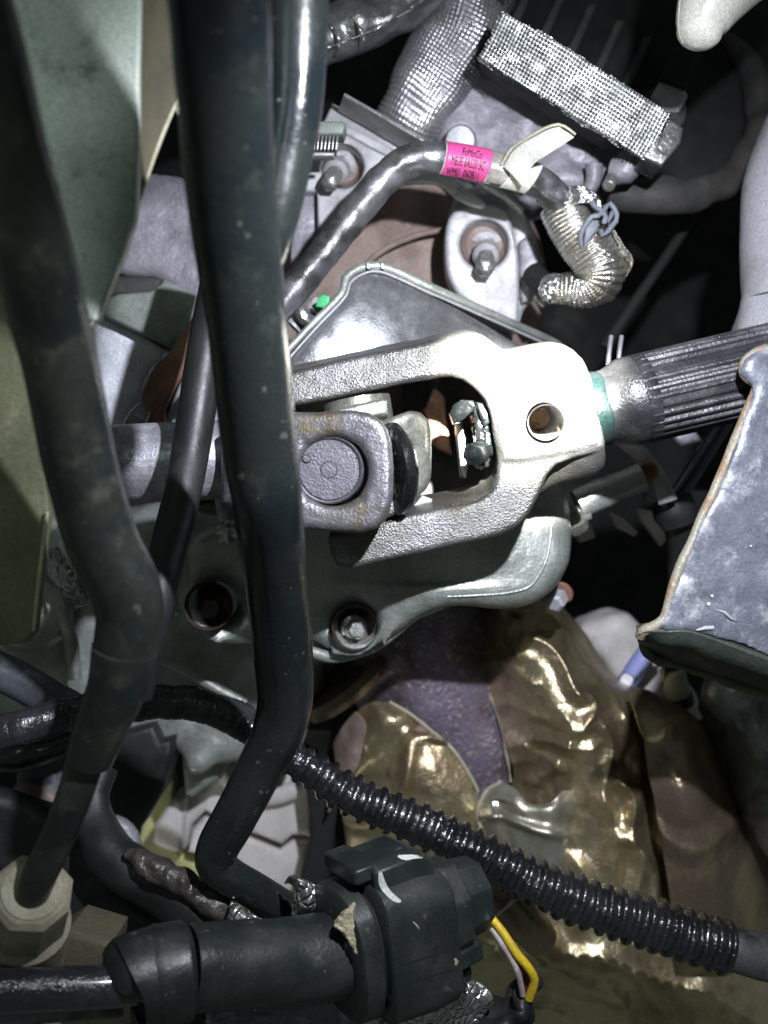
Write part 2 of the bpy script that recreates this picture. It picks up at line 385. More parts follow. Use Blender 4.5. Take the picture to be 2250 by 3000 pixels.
# ================================================================ deep background
def single(o, label, cat, group=None, kind=None): return tag(o, label, cat, group, kind)
t = thing('air_filter_housing', 'black ribbed housing in shadow beyond the woven foil strip', 'housing', (1800, 200, -1.3))
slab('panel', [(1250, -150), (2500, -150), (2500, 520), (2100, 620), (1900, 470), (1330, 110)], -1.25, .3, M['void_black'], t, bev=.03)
for i in range(6):
    x = 1560 + i * 82; y = 0 + i * 46
    slab('rib', [(x, y - 80), (x + 26, y - 80), (x - 40, y + 68), (x - 66, y + 62)], -1.19, .09, M['charcoal'], t, bev=.008)
def casting_far():
    t = thing('engine_casting', 'pale beige casting with a stepped seam, low beneath the two black pipes', 'casting', (700, 2450, -1.5))
    slab('block', [(500, 2358), (520, 2330), (600, 2312), (640, 2250), (760, 2170), (960, 2180), (928, 2340), (912, 2462), (898, 2452), (858, 2450), (826, 2478), (800, 2468), (723, 2438), (600, 2380), (560, 2420), (540, 2492), (470, 2468), (478, 2400)], -1.45, .3, M['beige_casting'], t, bev=.03)
    slab('block', [(560, 2430), (600, 2388), (723, 2450), (818, 2492), (856, 2464), (905, 2470), (890, 2580), (868, 2640), (680, 2530), (548, 2500)], -1.50, .3, M['beige_casting'], t, bev=.03)
    slab('lug', [(450, 2420), (505, 2340), (545, 2335), (530, 2500), (500, 2500), (445, 2475)], -1.38, .2, M['beige_casting'], t, bev=.03)
    tube('bead', [(640, 2230, -1.42, 30), (700, 2300, -1.42, 34), (800, 2330, -1.42, 30), (900, 2300, -1.42, 26)], M['beige_casting'], t, seg=14)
casting_far()
single(slab('frame_rail', [(486, 2250), (500, 2262), (510, 2295), (502, 2350), (478, 2475), (560, 2520), (700, 2560), (900, 2560), (885, 2700), (700, 2660), (420, 2510), (405, 2470), (430, 2350)], -1.62, .1, M['yellow_green'], bev=.015),
       'yellow green painted rail showing beneath the beige casting', 'rail')
slab_t = thing('gearbox_casting', 'mottled grey casting behind the blue tube, between gold foil and dark bracket', 'casting', (1850, 1950, -1.6))
slab('block', [(1700, 1850), (1722, 1826), (1750, 1818), (1800, 1806), (1850, 1806), (1880, 1840), (1980, 1930), (2060, 2060), (2040, 2130), (1880, 2060), (1790, 1990)], -1.6, .3, M['beige_casting'], slab_t, bev=.04, vox=.03, smooth=4, disp=((.08, .25),))
slab('ledge', [(1960, 2080), (2040, 2068), (2060, 2105), (1990, 2130)], -1.52, .05, M['beige_casting'], slab_t, bev=.01)
single(tube('blue_hose', [(1925, 1880, -1.3, 30), (1880, 1935, -1.3, 30), (1830, 2010, -1.3, 28)], M['blue_tube'], seg=20), 'short blue tube end crossing the mottled grey casting', 'hose')
single(tube('wire', [(1960, 1850, -1.24, 5), (1915, 1925, -1.24, 5), (1858, 1995, -1.24, 5)], M['tape_black'], seg=8), 'thin black wire running along the blue tube', 'wire')
single(lathe('ring_clip', P(1836, 1992, -1.2), P(1836, 1992, -1.1), [(0, .026), (.008, .03), (.02, .03), (.026, .024)], M['shaft_grey'], seg=28), 'small silver ring standing on the gold foil edge', 'clip')
t = thing('cream_connector', 'cream cylindrical plug with black collar, below the tip of the dark bracket', 'connector', (1980, 1995, -1.2))
a, b = P(1968, 1955, -1.12), P(1990, 2062, -1.18)
L = (b - a).length
lathe('body', a, b, [(0, .03), (.01, .05), (L*.75, .052)], M['cream_plastic'], t, seg=24)
lathe('collar', a.lerp(b, .72), b, [(0, .056), (.02, .062), (.045, .062), (.055, .05)], M['black_rubber'], t, seg=24)
lathe('cap', a - (b - a).normalized() * .06, a, [(0, .02), (.02, .034), (.06, .036)], M['charcoal'], t, seg=24)
tube('wire', [(1940, 1905, -1.05, 5), (1948, 1935, -1.05, 5), (1950, 1980, -1.1, 5), (1942, 2010, -1.15, 5)], M['tape_black'], t, seg=8)

# dark lower block that fills the left under the pipes
def lower_left():
    t = thing('engine_block', 'dark greenish cast engine block in shade behind the two black pipes', 'engine block', (400, 1850, -1.1))
    slab('block', [(-80, 1480), (300, 1500), (500, 1480), (760, 1500), (900, 1560), (960, 1900), (930, 2060), (860, 2230), (740, 2240), (620, 2260), (560, 2300), (520, 2200), (430, 2180), (300, 2120), (100, 2150), (-80, 2120)], -1.02, .35, M['exhaust_cover'], t, bev=.05, vox=.03, smooth=3, disp=((.10, .3), (.03, .08)))
    tube('rib', [(380, 1900, -.86, 14), (520, 1950, -.86, 16), (640, 2020, -.88, 16), (720, 2060, -.9, 12)], M['exhaust_cover'], t, seg=14)
    tube('rib', [(120, 1700, -.86, 20), (200, 1850, -.86, 22), (220, 1990, -.86, 20)], M['exhaust_cover'], t, seg=14)
    lathe('boss', P(90, 1790, -.95), P(80, 1800, -.7), [(0, .16), (.12, .15), (.15, .13), (.16, .07), (.10, .06)], M['exhaust_cover'], t, seg=32)
lower_left()
t = thing('engine_mount', 'dark wedge shaped rubber mount hanging between the pipes above the beige casting', 'mount', (420, 2300, -1.0))
slab('wedge', [(330, 2150), (450, 2120), (470, 2170), (510, 2160), (500, 2240), (470, 2330), (410, 2430), (330, 2440), (300, 2300)], -.95, .2, M['black_rubber'], t, bev=.03)
slab('plate', [(470, 2110), (620, 2120), (690, 2200), (640, 2290), (560, 2340), (540, 2330), (530, 2210)], -1.2, .2, M['green_casting'], t, bev=.03)
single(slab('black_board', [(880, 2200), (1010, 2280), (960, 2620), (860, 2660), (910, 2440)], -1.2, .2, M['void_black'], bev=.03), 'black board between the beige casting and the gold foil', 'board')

# ================================================================ upper engine
t = thing('heater_hose', 'crumpled foil wrapped hose crossing the top behind the black pipe', 'hose', (1100, 50, -.65))
tube('wrap', [(700, 190, -.65, 76), (860, 130, -.65, 78), (1000, 92, -.65, 78), (1120, 40, -.66, 76), (1230, -30, -.68, 74), (1330, -110, -.7, 74)], M['dark_foil'], t, seg=64, ds=.008, wob=.02, wsc=12)
tube('seam', [(860, 170, -.545, 4), (1000, 126, -.545, 4), (1130, 70, -.56, 4), (1240, 0, -.58, 4)], M['silver_foil'], t, seg=8, wob=.01, wsc=25)
for i, (x, y) in enumerate([(905, 92), (960, 92), (1030, 78)]):
    tube('crease', [(x - 10, y - 34, -.565, 3), (x + 18, y - 5, -.54, 4), (x + 36, y + 40, -.545, 4), (x + 30, y + 66, -.57, 3)], M['silver_foil'], t, seg=8, wob=.008, wsc=30)
t = thing('heat_sleeve', 'wide woven foil sleeve running down into the bracket behind the black hose', 'heat sleeve', (1280, 200, -.8))
pa = Path([(1392, -60, -.80, 108), (1345, 100, -.80, 108), (1282, 215, -.80, 104), (1222, 320, -.80, 92), (1175, 420, -.86, 84)])
def wv(d, th): return 1 + .05 * (abs(math.sin(th * 26 + .3 * math.sin(d * 9))) * abs(math.sin(d * math.pi / .0155 + .5 * math.sin(th * 3)))) ** .7
tube('sleeve', pa, M['woven_foil_dim'], t, seg=260, ds=.003, wob=.035, wsc=7, rf=wv, sharp=180)
tube('cuff', pa, M['woven_foil'], t, seg=312, ds=.003, grow=.014, d1=.105, wob=.03, wsc=14, rf=wv, sharp=180)
def weave_cell(a, c, h): return h * (math.sin(a) * math.sin(c)) ** 2
def strip_z(x, y): return -.47 + .06 * (P(x, y, -.47).x - .55) + .22 * (P(x, y, -.47).y - 1.3)
def srow(pts): return [(x, y, strip_z(x, y)) for x, y in pts]
t = thing('heat_shield_strip', 'bright woven foil strip lying diagonally across the top right', 'heat shield', (1700, 250, -.5))
def strip_wr(u, v, co):
    a = (co.x * .857 - co.y * .515) + .012 * noise.noise(co * 5); c = (co.x * .515 + co.y * .857) + .006 * noise.noise(co * 7 + Vector((3, 0, 0)))
    hh = .0058 * (.75 + .8 * noise.noise(co * 30))
    return weave_cell(a * math.pi / .0120, c * math.pi / .0125, hh * .8) + .012 * noise.noise(co * 5)
sheet('foil', [srow([(1472, 38), (1640, 130), (1800, 228), (1962, 334)]), srow([(1449, 84), (1612, 178), (1775, 275), (1940, 378)]), srow([(1426, 128), (1585, 222), (1750, 318), (1915, 420)]), srow([(1405, 168), (1560, 262), (1720, 362), (1884, 460)])], M['woven_foil'], t, nu=170, nv=42, solid=.02, wr=strip_wr)
slab('core', [(1476, 44), (1640, 136), (1800, 234), (1956, 338), (1880, 454), (1700, 346), (1550, 252), (1410, 166)], -.60, .14, M['charcoal'], t, bev=.012)
t = thing('strip_end_cap', 'dull dark foil end folded round the lower end of the woven strip', 'end cap', (1950, 400, -.5))
slab('fold', [(1950, 332), (2004, 374), (1996, 420), (1940, 486), (1884, 458), (1900, 400)], -.475, .15, M['dark_foil'], t, bev=.012)
t = thing('cylinder_head', 'smooth grey violet aluminium casting beneath the woven foil strip', 'casting', (1600, 400, -.9))
slab('body', [(1270, 330), (1330, 200), (1400, 150), (1500, 210), (1880, 440), (1876, 490), (1862, 512), (1836, 530), (1780, 512), (1762, 516), (1742, 548), (1700, 572), (1640, 560), (1560, 600), (1440, 560), (1300, 480)], -.78, .4, M['casting_violet'], t, bev=.06, vox=.018, smooth=5, disp=((.10, .28), (.012, .05)))
lathe('boss', P(1352, 420, -.85), P(1345, 405, -.55), [(0, .062), (.14, .058), (.17, .05), (.175, .02)], M['aluminium'], t, seg=32)
tube('fillet', [(1850, 470, -.66, 44), (1830, 500, -.66, 42), (1795, 500, -.68, 38)], M['casting_violet'], t, seg=24)
tube('rib', [(1740, 480, -.70, 26), (1735, 540, -.72, 22), (1690, 590, -.76, 20)], M['casting_violet'], t, seg=18)
def thread(t, th, p=.009): return 1 + .07 * math.sin(2 * math.pi * t / p)
def stud(name, a, b, r, label, group=None, tip=True, m='zinc', cat='stud'):
    a = Vector(a); b = Vector(b); L = (b - a).length
    prof = [(i * .0018, r) for i in range(int(L / .0018))] + [(L, r * .7)]
    o = lathe(name, a, b, prof, M[m], seg=20, rf=thread); return single(o, label, cat, group)
stud('threaded_stud', P(1806, 500, -.7), P(1782, 546, -.6), .021, 'short threaded stud sticking out below the grey casting at the foil strip')
t = thing('hex_bolt', 'dim hexagonal bolt head beside the dark end of the woven strip', 'bolt', (1957, 285, -.8))
lathe('head', P(1950, 310, -.8), P(1968, 262, -.66), [(0, .06), (.01, .066), (.08, .066), (.09, .05)], M['aluminium'], t, seg=6, sharp=20)
lathe('flange', P(1936, 330, -.84), P(1950, 305, -.78), [(0, .088), (.02, .09), (.03, .07)], M['charcoal'], t, seg=28)
single(tube('dark_sleeve', [(1965, 255, -.72, 40), (2000, 180, -.72, 42), (2035, 90, -.74, 44)], M['void_black'], seg=20), 'black sleeve between the dim hex bolt and the white plastic tip', 'sleeve')
single(tube('vacuum_hose', [(1800, 548, -.9, 40), (1840, 570, -.85, 50), (1950, 572, -.85, 50), (2060, 560, -.9, 50), (2150, 520, -1.0, 48), (2215, 420, -1.1, 44), (2225, 280, -1.2, 40), (2170, 160, -1.25, 36), (2110, 110, -1.3, 30)], M['charcoal'], seg=28, ds=.015, wob=.02, wsc=9),
       'dusty black hose curving round the dark gap on the right', 'hose')

# left silver castings seen between the two pipes
t = thing('left_casting', 'cast aluminium housing between the two black pipes, with a bright grainy lower face', 'housing', (420, 900, -.5))
slab('upper_body', [(300, 560), (420, 480), (620, 540), (640, 700), (600, 905), (560, 900), (455, 812), (345, 800), (300, 780)], -.62, .3, M['casting_violet'], t, bev=.04, vox=.02, smooth=4, disp=((.05, .2),))
slab('upper_block', [(262, 905), (300, 880), (345, 860), (440, 852), (470, 830), (480, 812), (600, 872), (620, 930), (545, 1000), (492, 1012)], -.46, .22, M['green_casting'], t, bev=.012)
slab('step', [(330, 805), (440, 805), (478, 815), (466, 842), (440, 862), (415, 868), (300, 868)], -.62, .1, M['charcoal'], t, bev=.02)
slab('face', [(180, 880), (275, 915), (330, 925), (400, 965), (488, 1020), (478, 1052), (452, 1068), (425, 1115), (408, 1165), (380, 1210), (355, 1260), (180, 1260)], -.55, .2, M['granular_aluminium'], t, bev=.01, vox=.014, smooth=2, disp=((.012, .03),))
slab('rear_face', [(470, 1265), (520, 1130), (560, 1060), (640, 1010), (660, 1265)], -.66, .1, M['aluminium'], t, bev=.02)
tube('rim', [(500, 1262, -.60, 6), (520, 1215, -.58, 6), (560, 1180, -.58, 6), (610, 1170, -.58, 6)], M['aluminium'], t, seg=10)
single(slab('rusty_strut', [(602, 900), (587, 972), (575, 1000), (554, 1056), (525, 1105), (507, 1135), (494, 1165), (478, 1195), (478, 1262), (432, 1262), (438, 1216), (411, 1178), (415, 1145), (424, 1126), (436, 1095), (458, 1063), (487, 1040), (515, 1000), (545, 955), (585, 900)], -.42, .05, M['rust'], bev=.012, seg=3),
       'flat rust brown strut leaning against the bright grainy casting', 'strut')
t = thing('spring_clip', 'small bright spring clip at the foot of the rusty strut', 'clip', (400, 1220, -.45))
tube('loop', [(362, 1250, -.45, 4), (375, 1222, -.43, 4), (395, 1195, -.43, 4), (418, 1180, -.45, 4)], M['zinc'], t, seg=10)
tube('loop', [(424, 1252, -.45, 4), (432, 1230, -.42, 4), (440, 1215, -.42, 4), (438, 1195, -.44, 4)], M['zinc'], t, seg=10)
slab('tab', [(396, 1205), (412, 1188), (436, 1202), (428, 1225), (410, 1222)], -.44, .02, M['aluminium'], t, bev=.004)
tube('cross_bar', [(395, 1210, -.415, 3), (425, 1228, -.415, 3)], M['zinc'], t, seg=8)

# flange with bolts, behind the black hose
t = thing('turbo_manifold', 'round rust brown manifold face between the two bolted flanges', 'manifold', (1150, 780, -1.1))
c0 = P(1150, 860, -1.25)
lathe('face', c0, c0 + Vector((0, 0, 1)), [(0, .62), (.14, .62), (.20, .58), (.235, .48), (.25, .30), (.255, .01)], M['rust_plate'], t, seg=72, sharp=180)
tube('bead', [(985, 905, -.94, 9), (1040, 810, -.93, 9), (1120, 735, -.93, 9), (1220, 690, -.93, 9), (1310, 672, -.93, 9)], M['rust_plate'], t, seg=12)
def bolt(label, base, tip, pr, recess_m='rust_plate', z0=-.80, rx=62, hole=None):
    t = thing('flange_bolt', label, 'bolt', base, 'bolts of the bracket flanges')
    a, b = P(*base), P(*tip); ax = (b - a).normalized(); L = (b - a).length
    lathe('washer', a, b, [(0, .058), (.012, .064), (.02, .062), (.022, .03)], M['aluminium'], t, seg=32)
    lathe('hex', a + ax * .018, b, [(0, .044), (.006, .047), (.055, .047), (.064, .038)], M['zinc'], t, seg=6, sharp=20)
    lathe('collar', a + ax * .075, b, [(0, .049), (.045, .048), (.06, .036)], M['aluminium'], t, seg=24)
    prof = [(i * .003, .031) for i in range(int((L - .08) / .003))] + [(L - .075, .02), (L - .07, .006)]
    lathe('shank', a + ax * .08, b, prof, M['zinc'], t, seg=18, rf=lambda q, th: 1 + .05 * math.sin(q * 700) + .10 * math.cos(6 * th) * (q > L * .35))
    return t
t = thing('left_flange', 'pale grey flange plate with recessed bolt beside the large black pipe', 'flange', (1040, 450, -.8))
slab('plate', [(850, 440), (950, 350), (973, 300), (1245, 430), (1260, 470), (1180, 470), (1110, 530), (1050, 610), (985, 690), (930, 672), (928, 560), (880, 560), (850, 520)], -.74, .10, M['aluminium'], t, bev=.012, holes=[circ(1003, 487, 63)])
lathe('recess', P(1003, 487, -.745), P(1003, 487, -.95), [(0, .079), (.07, .075), (.09, .06), (.092, .005)], M['rust_plate'], t, seg=40, cap=False)
slab('raised_edge', [(1006, 358), (1030, 372), (1150, 432), (1210, 470), (1188, 484), (1100, 440), (1000, 384), (960, 376), (962, 362)], -.725, .03, M['aluminium'], t, bev=.008)
single(slab('side_plate', [(852, 560), (925, 560), (935, 680), (925, 760), (850, 780)], -.80, .06, M['casting_violet'], bev=.01), 'narrow violet grey plate beside the large black pipe, above the silver hose', 'plate')
t = thing('angle_plate', 'thin upright metal plate with a bright top edge above the left flange', 'plate', (1120, 350, -.7))
def fin():
    bm = bmesh.new(); pts = [(1008, 278), (1100, 330), (1180, 378), (1252, 420)]
    for (x0, y0), (x1, y1) in zip(pts, pts[1:]):
        d = Vector((x1-x0, -(y1-y0), 0)).normalized(); n = Vector((-d.y, d.x, 0)) * .006
        A, B = P(x0, y0, -.56), P(x1, y1, -.56); A2, B2 = P(x0 - 16, y0 + 44, -.72), P(x1 - 16, y1 + 44, -.72)
        v = [bm.verts.new(q) for q in (A - n, B - n, B + n, A + n, A2 - n, B2 - n, B2 + n, A2 + n)]
        for f in ((0, 1, 2, 3), (4, 7, 6, 5), (0, 4, 5, 1), (3, 2, 6, 7), (0, 3, 7, 4), (1, 5, 6, 2)): bm.faces.new([v[i] for i in f])
    bmesh.ops.recalc_face_normals(bm, faces=bm.faces)
    me = bpy.data.meshes.new('web'); bm.to_mesh(me); bm.free(); link('web', me, M['aluminium'], t, sharp=30)
fin()
tube('bright_edge', [(1008, 280, -.556, 5), (1100, 331, -.556, 5), (1180, 379, -.556, 5), (1252, 420, -.556, 5)], M['zinc'], t, seg=8)
bolt('silver bolt with pointed tip in the recess of the left flange', (996, 482, -.85), (966, 536, -.64), 0)
t = thing('right_flange', 'pale grey flange with an oval lug and recessed bolt right of the rusty manifold', 'flange', (1420, 760, -.8))
slab('lug', [(1314, 640), (1340, 612), (1390, 600), (1440, 595), (1470, 605), (1494, 632), (1508, 692), (1522, 769), (1518, 960), (1485, 950), (1420, 915), (1350, 872), (1322, 830), (1308, 785), (1304, 700)], -.70, .12, M['aluminium'], t, bev=.018, sm=3, holes=[circ(1419, 716, 70)])
slab('base', [(1318, 600), (1340, 555), (1420, 530), (1500, 552), (1545, 625), (1570, 690), (1598, 768), (1565, 800), (1578, 850), (1535, 900), (1526, 965), (1440, 950), (1330, 880)], -.77, .14, M['aluminium'], t, bev=.03, holes=[circ(1419, 716, 84)], vox=.014, smooth=3, disp=((.03, .12),))
lathe('recess', P(1419, 716, -.705), P(1419, 716, -.95), [(0, .0875), (.07, .083), (.09, .066), (.092, .005)], M['rust_plate'], t, seg=40, cap=False)
tube('vein', [(1335, 470, -.66, 8), (1400, 530, -.67, 12), (1470, 570, -.68, 11), (1530, 620, -.70, 10)], M['aluminium'], t, seg=12)
bolt('silver bolt with pointed tip in the recess of the right flange', (1425, 722, -.82), (1421, 788, -.60), 0)
single(slab('bracket_strap', [(1110, 520), (1190, 495), (1300, 505), (1360, 545), (1420, 590), (1405, 608), (1340, 580), (1270, 535), (1120, 545)], -.60, .03, M['aluminium'], bev=.008, sm=3), 'pale strap tucked beneath the black hose between the two flanges', 'strap')
t = thing('worm_clamp', 'worm drive clamp with a slotted band peeping out beside the large black pipe', 'hose clamp', (960, 400, -.45))
slab('housing', [(860, 352), (1002, 352), (1013, 360), (1012, 374), (1005, 394), (860, 392)], -.42, .09, M['green_casting'], t, bev=.012)
slab('band', [(860, 388), (990, 390), (984, 445), (860, 445)], -.46, .05, M['charcoal'], t, bev=.005)
slab('lip', [(860, 444), (980, 446), (976, 456), (860, 456)], -.43, .05, M['aluminium'], t, bev=.006)
r0 = None
for i in range(7):
    x = 920 + i * 11
    o = slab('thread', [(x, 396), (x + 6, 394), (x + 1, 438), (x - 6, 440)], -.435, .03, M['zinc'], t, bev=.003, seg=2) if r0 is None else r0.copy()
    if r0 is None: r0 = o
    else: COL.objects.link(o); o.location.x = r0.location.x + i * .011 * k(-.435)
single(slab('tape_tag', [(946, 862), (968, 868), (960, 905), (924, 898), (932, 872)], -.40, .03, M['green_tape'], bev=.004), 'small bright green tape tag beside the black hose', 'tape')
t = thing('pipe_fitting', 'small grey pipe fitting beneath the green tape tag', 'fitting', (900, 920, -.55))
tube('stub', [(860, 960, -.55, 30), (900, 920, -.55, 30), (935, 895, -.5, 26)], M['aluminium'], t, seg=24)
lathe('ring', P(895, 925, -.52), P(930, 900, -.48), [(0, .05), (.01, .055), (.03, .055), (.04, .045)], M['zinc'], t, seg=28)

# metal cover just behind the joint
t = thing('polished_cover', 'smooth polished steel cover with a rolled top edge behind the steering joint', 'cover', (1200, 950, -.4))
slab('shell', [(830, 1050), (1000, 862), (1018, 812), (1070, 780), (1128, 786), (1250, 838), (1620, 1002), (1672, 1050), (1660, 1130), (1500, 1130), (1400, 1095), (1250, 1090), (900, 1140), (830, 1160)], -.33, .35, M['cover_steel'], t, bev=.04, seg=6, sharp=180, vox=.012, smooth=3,
     tilt=lambda x, y: -.13 * (x + .10) - .04 * (y - .52))
def cz(px, py):
    z = -.33
    for _ in range(6):
        x, y = P(px, py, z).x, P(px, py, z).y
        z = -.33 - .13 * (x + .10) - .04 * (y - .52) - .45 * (x + .10) ** 2 * (x > -.1) - .5 * (y - .52) ** 2 - .25 * (x + .1) ** 2
    return z
tube('rolled_edge', [(x, y, cz(x, y) - .022, r) for x, y, r in ((830, 1040, 11), (915, 950, 11), (1000, 862, 12), (1016, 812, 13), (1068, 782, 14), (1132, 786, 14), (1250, 838, 14), (1360, 886, 14), (1500, 948, 13), (1620, 1002, 12), (1672, 1040, 10))], M['exhaust_cover'], t, seg=16, n=8)
tube('rolled_edge', [(x, y, cz(x, y) - .004, 4) for x, y in ((850, 1046), (925, 962), (1010, 872), (1028, 826), (1076, 798), (1128, 800), (1246, 852), (1356, 900), (1496, 962), (1612, 1014))], M['aluminium'], t, seg=10, n=8)
pass
for x, y in ((1078, 776), (1120, 776)):
    slab('clip', [(x - 5, y - 8), (x + 5, y - 6), (x + 4, y + 12), (x - 5, y + 10)], cz(x, y) + .012, .03, M['zinc'], t, bev=.003)

def bulge(o, fn):
    # gentle pressed shape on a dense mesh, applied to the vertices
    dg = C.evaluated_depsgraph_get(); me = bpy.data.meshes.new_from_object(o.evaluated_get(dg)); o.modifiers.clear(); old = o.data; o.data = me
    w = wloc(o)
    for v in me.vertices: v.co.z += fn(v.co.x + w.x, v.co.y + w.y)
    me.materials.clear(); me.materials.append(old.materials[0]); me.polygons.foreach_set('use_smooth', [True]*len(me.polygons)); me.update()
C.view_layer.update()
bulge([o for o in COL.objects if o.name.startswith('shell')][0], lambda x, y: -.45 * (x + .10) ** 2 * (x > -.1) - .5 * (y - .52) ** 2 - .25 * (x + .1) ** 2)
# black hose with labels, and its torn foil sleeve
HP = Path([(640, 1110, -.20, 46), (760, 965, -.26, 46), (850, 861, -.30, 46), (927, 769, -.32, 46), (1004, 672, -.33, 46), (1070, 589, -.34, 47), (1130, 520, -.34, 47), (1190, 476, -.34, 47), (1250, 462, -.34, 47), (1311, 468, -.34, 47), (1378, 479, -.34, 47), (1455, 497, -.34, 47), (1531, 516, -.35, 46), (1593, 543, -.37, 44), (1640, 590, -.40, 42), (1675, 655, -.43, 42)], 10)
t = thing('coolant_hose', 'black hose curving over the flanges, carrying a pink and a white label', 'hose', (1250, 460, -.35))
tube('rubber', HP, M['black_hose'], t, seg=48, ds=.012, wob=.004, wsc=30)
def s_at(px):
    best = min(range(600), key=lambda i: abs((HP.at(HP.L*i/600)[0].x / k(HP.at(HP.L*i/600)[0].z) * 1000 + 1125) - px) + (0 if i > 200 else 9999)); return HP.L*best/600
def hmap(s, phi, eps):
    c, r = HP.at(s); T = HP.tan(s); N = Vector((0, 0, 1)); N = (N - T * N.dot(T)).normalized(); B = N.cross(T)
    return c + (N * math.cos(phi) + B * math.sin(phi)) * (r + eps)
def wrap(name, sa, sb, p0, p1, m, eps=.003, bow=0, n=24, q=24):
    bm = bmesh.new(); g = [[bm.verts.new(hmap(sa(v) + (sb(v) - sa(v)) * u / n, p0 + (p1 - p0) * v, eps)) for v in [j / q for j in range(q + 1)]] for u in range(n + 1)]
    for i in range(n):
        for j in range(q): bm.faces.new((g[i][j], g[i+1][j], g[i+1][j+1], g[i][j+1]))
    bm.normal_update(); me = bpy.data.meshes.new(name); bm.to_mesh(me); bm.free()
    return mods(link(name, me, M[m], t, sharp=180), solid=.0015)
sA, sB = s_at(1306), s_at(1432)
pk = wrap('pink_label', lambda v: sA + .012 * math.sin(v * math.pi) - .012, lambda v: sB - .008 + .010 * math.sin(v * math.pi), -1.45, 1.45, 'pink_label', .004)
wrap('label_border', lambda v: sA + .012 * math.sin(v * math.pi) - .016, lambda v: sB + .012, -1.50, 1.50, 'label_white', .002)
wrap('clear_film', lambda v: sB, lambda v: s_at(1500), -1.3, 1.7, 'clear_film', .0025)
def letters(body, s0, phi, size, wid, slant=0):
    cu = bpy.data.curves.new('f', 'FONT'); cu.body = body; cu.size = 1; o = bpy.data.objects.new('f', cu)
    me = bpy.data.meshes.new_from_object(o); bpy.data.objects.remove(o)
    x1 = max(v.co.x for v in me.vertices)
    bm = bmesh.new(); bm.from_mesh(me); bmesh.ops.subdivide_edges(bm, edges=bm.edges, cuts=1); bm.to_mesh(me); bm.free()
    for v in me.vertices:
        v.co = hmap(s0 + v.co.x / x1 * wid, phi + slant * v.co.x / x1 + v.co.y * size / .052, .0075)
    return mods(link('lettering', me, M['ink'], pk and t, smooth=False), solid=.0008)
letters('FoMoCo', sA + .047, .02, .034, .066)
letters('MB3E 8A520 SC', sA + .016, -.55, .036, .112)
letters('WM01 .06DB11', sA + .006, -1.15, .034, .110)
wl0, wl1 = s_at(1484), s_at(1545)
wrap('white_band', lambda v: wl0 + .05 * v - .015, lambda v: wl1 + .03 * v, -1.5, 1.2, 'label_white', .005)
sheet('white_flag', [[(1474, 490, -.275), (1506, 440, -.245), (1558, 406, -.20), (1605, 380, -.17), (1638, 371, -.16)],
                     [(1492, 505, -.262), (1524, 452, -.235), (1572, 418, -.19), (1618, 396, -.165), (1652, 381, -.155)],
                     [(1512, 525, -.262), (1544, 466, -.235), (1588, 434, -.19), (1632, 411, -.165), (1668, 391, -.155)],
                     [(1530, 548, -.28), (1560, 486, -.245), (1600, 456, -.20), (1645, 427, -.17), (1682, 402, -.155)]], M['label_white'], t, nu=8, nv=8, solid=.004)
tube('curled_edge', [(1468, 484, -.28, 4), (1500, 434, -.25, 5), (1556, 398, -.205, 5), (1606, 372, -.175, 5), (1644, 366, -.165, 5), (1686, 394, -.165, 4)], M['edge_cream'], t, seg=8)
t = thing('torn_foil_sleeve', 'bright finely ribbed foil sleeve, torn open at its mouth, round the hose end', 'heat sleeve', (1720, 720, -.45))
pa = Path([(1650, 595, -.44, 62), (1668, 640, -.44, 70), (1696, 690, -.44, 72), (1730, 735, -.44, 72), (1756, 780, -.45, 74), (1752, 825, -.47, 66), (1712, 848, -.50, 54), (1668, 846, -.52, 46), (1628, 848, -.54, 42)], 12)
tube('sleeve', pa, M['ribbed_foil'], t, seg=72, ds=.0016, wob=.006, wsc=14, sharp=180, rf=lambda d, th: (1 + .055 * abs(math.sin(d * math.pi / .0135 + .8 * math.sin(th * 2)))) * (1 + .10 * max(0, 1 - d / .05)))
tube('inner_hose', [(1600, 560, -.40, 40), (1650, 610, -.43, 41), (1690, 680, -.45, 40)], M['black_hose'], t, seg=24)
sheet('torn_flap', [[(1664, 550, -.36), (1690, 546, -.34), (1722, 555, -.35), (1750, 580, -.38)], [(1668, 575, -.37), (1700, 570, -.34), (1735, 580, -.34), (1765, 605, -.38)], [(1672, 598, -.36), (1705, 590, -.33), (1745, 600, -.35), (1790, 640, -.40)]], M['silver_foil'], t, solid=.004, wr=lambda u, v, co: .02 * math.sin(v * 50))
sheet('torn_seam', [[(1775, 640, -.42), (1800, 700, -.40), (1835, 760, -.41), (1850, 790, -.43)], [(1790, 650, -.44), (1815, 700, -.39), (1856, 765, -.40), (1830, 810, -.44)], [(1780, 690, -.46), (1800, 730, -.44), (1832, 790, -.45), (1815, 835, -.48)]], M['ribbed_foil'], t, solid=.004, wr=lambda u, v, co: .015 * noise.noise(co * 40))
tube('end_ring', [(1640, 848, -.53, 44), (1618, 846, -.54, 45), (1608, 845, -.55, 42)], M['silver_foil'], t, seg=36, ds=.004)
t = thing('wire_clip', 'blue grey bent wire clip gripping the torn foil sleeve', 'clip', (1760, 640, -.35))
tube('loop', [(1706, 720, -.36, 8), (1700, 690, -.34, 8), (1718, 655, -.32, 8), (1735, 634, -.31, 8), (1762, 628, -.31, 8), (1782, 596, -.32, 8), (1800, 612, -.32, 8), (1808, 640, -.33, 8), (1790, 665, -.34, 8), (1768, 690, -.35, 8), (1758, 672, -.34, 8)], M['clip_grey'], t, seg=14, n=6)
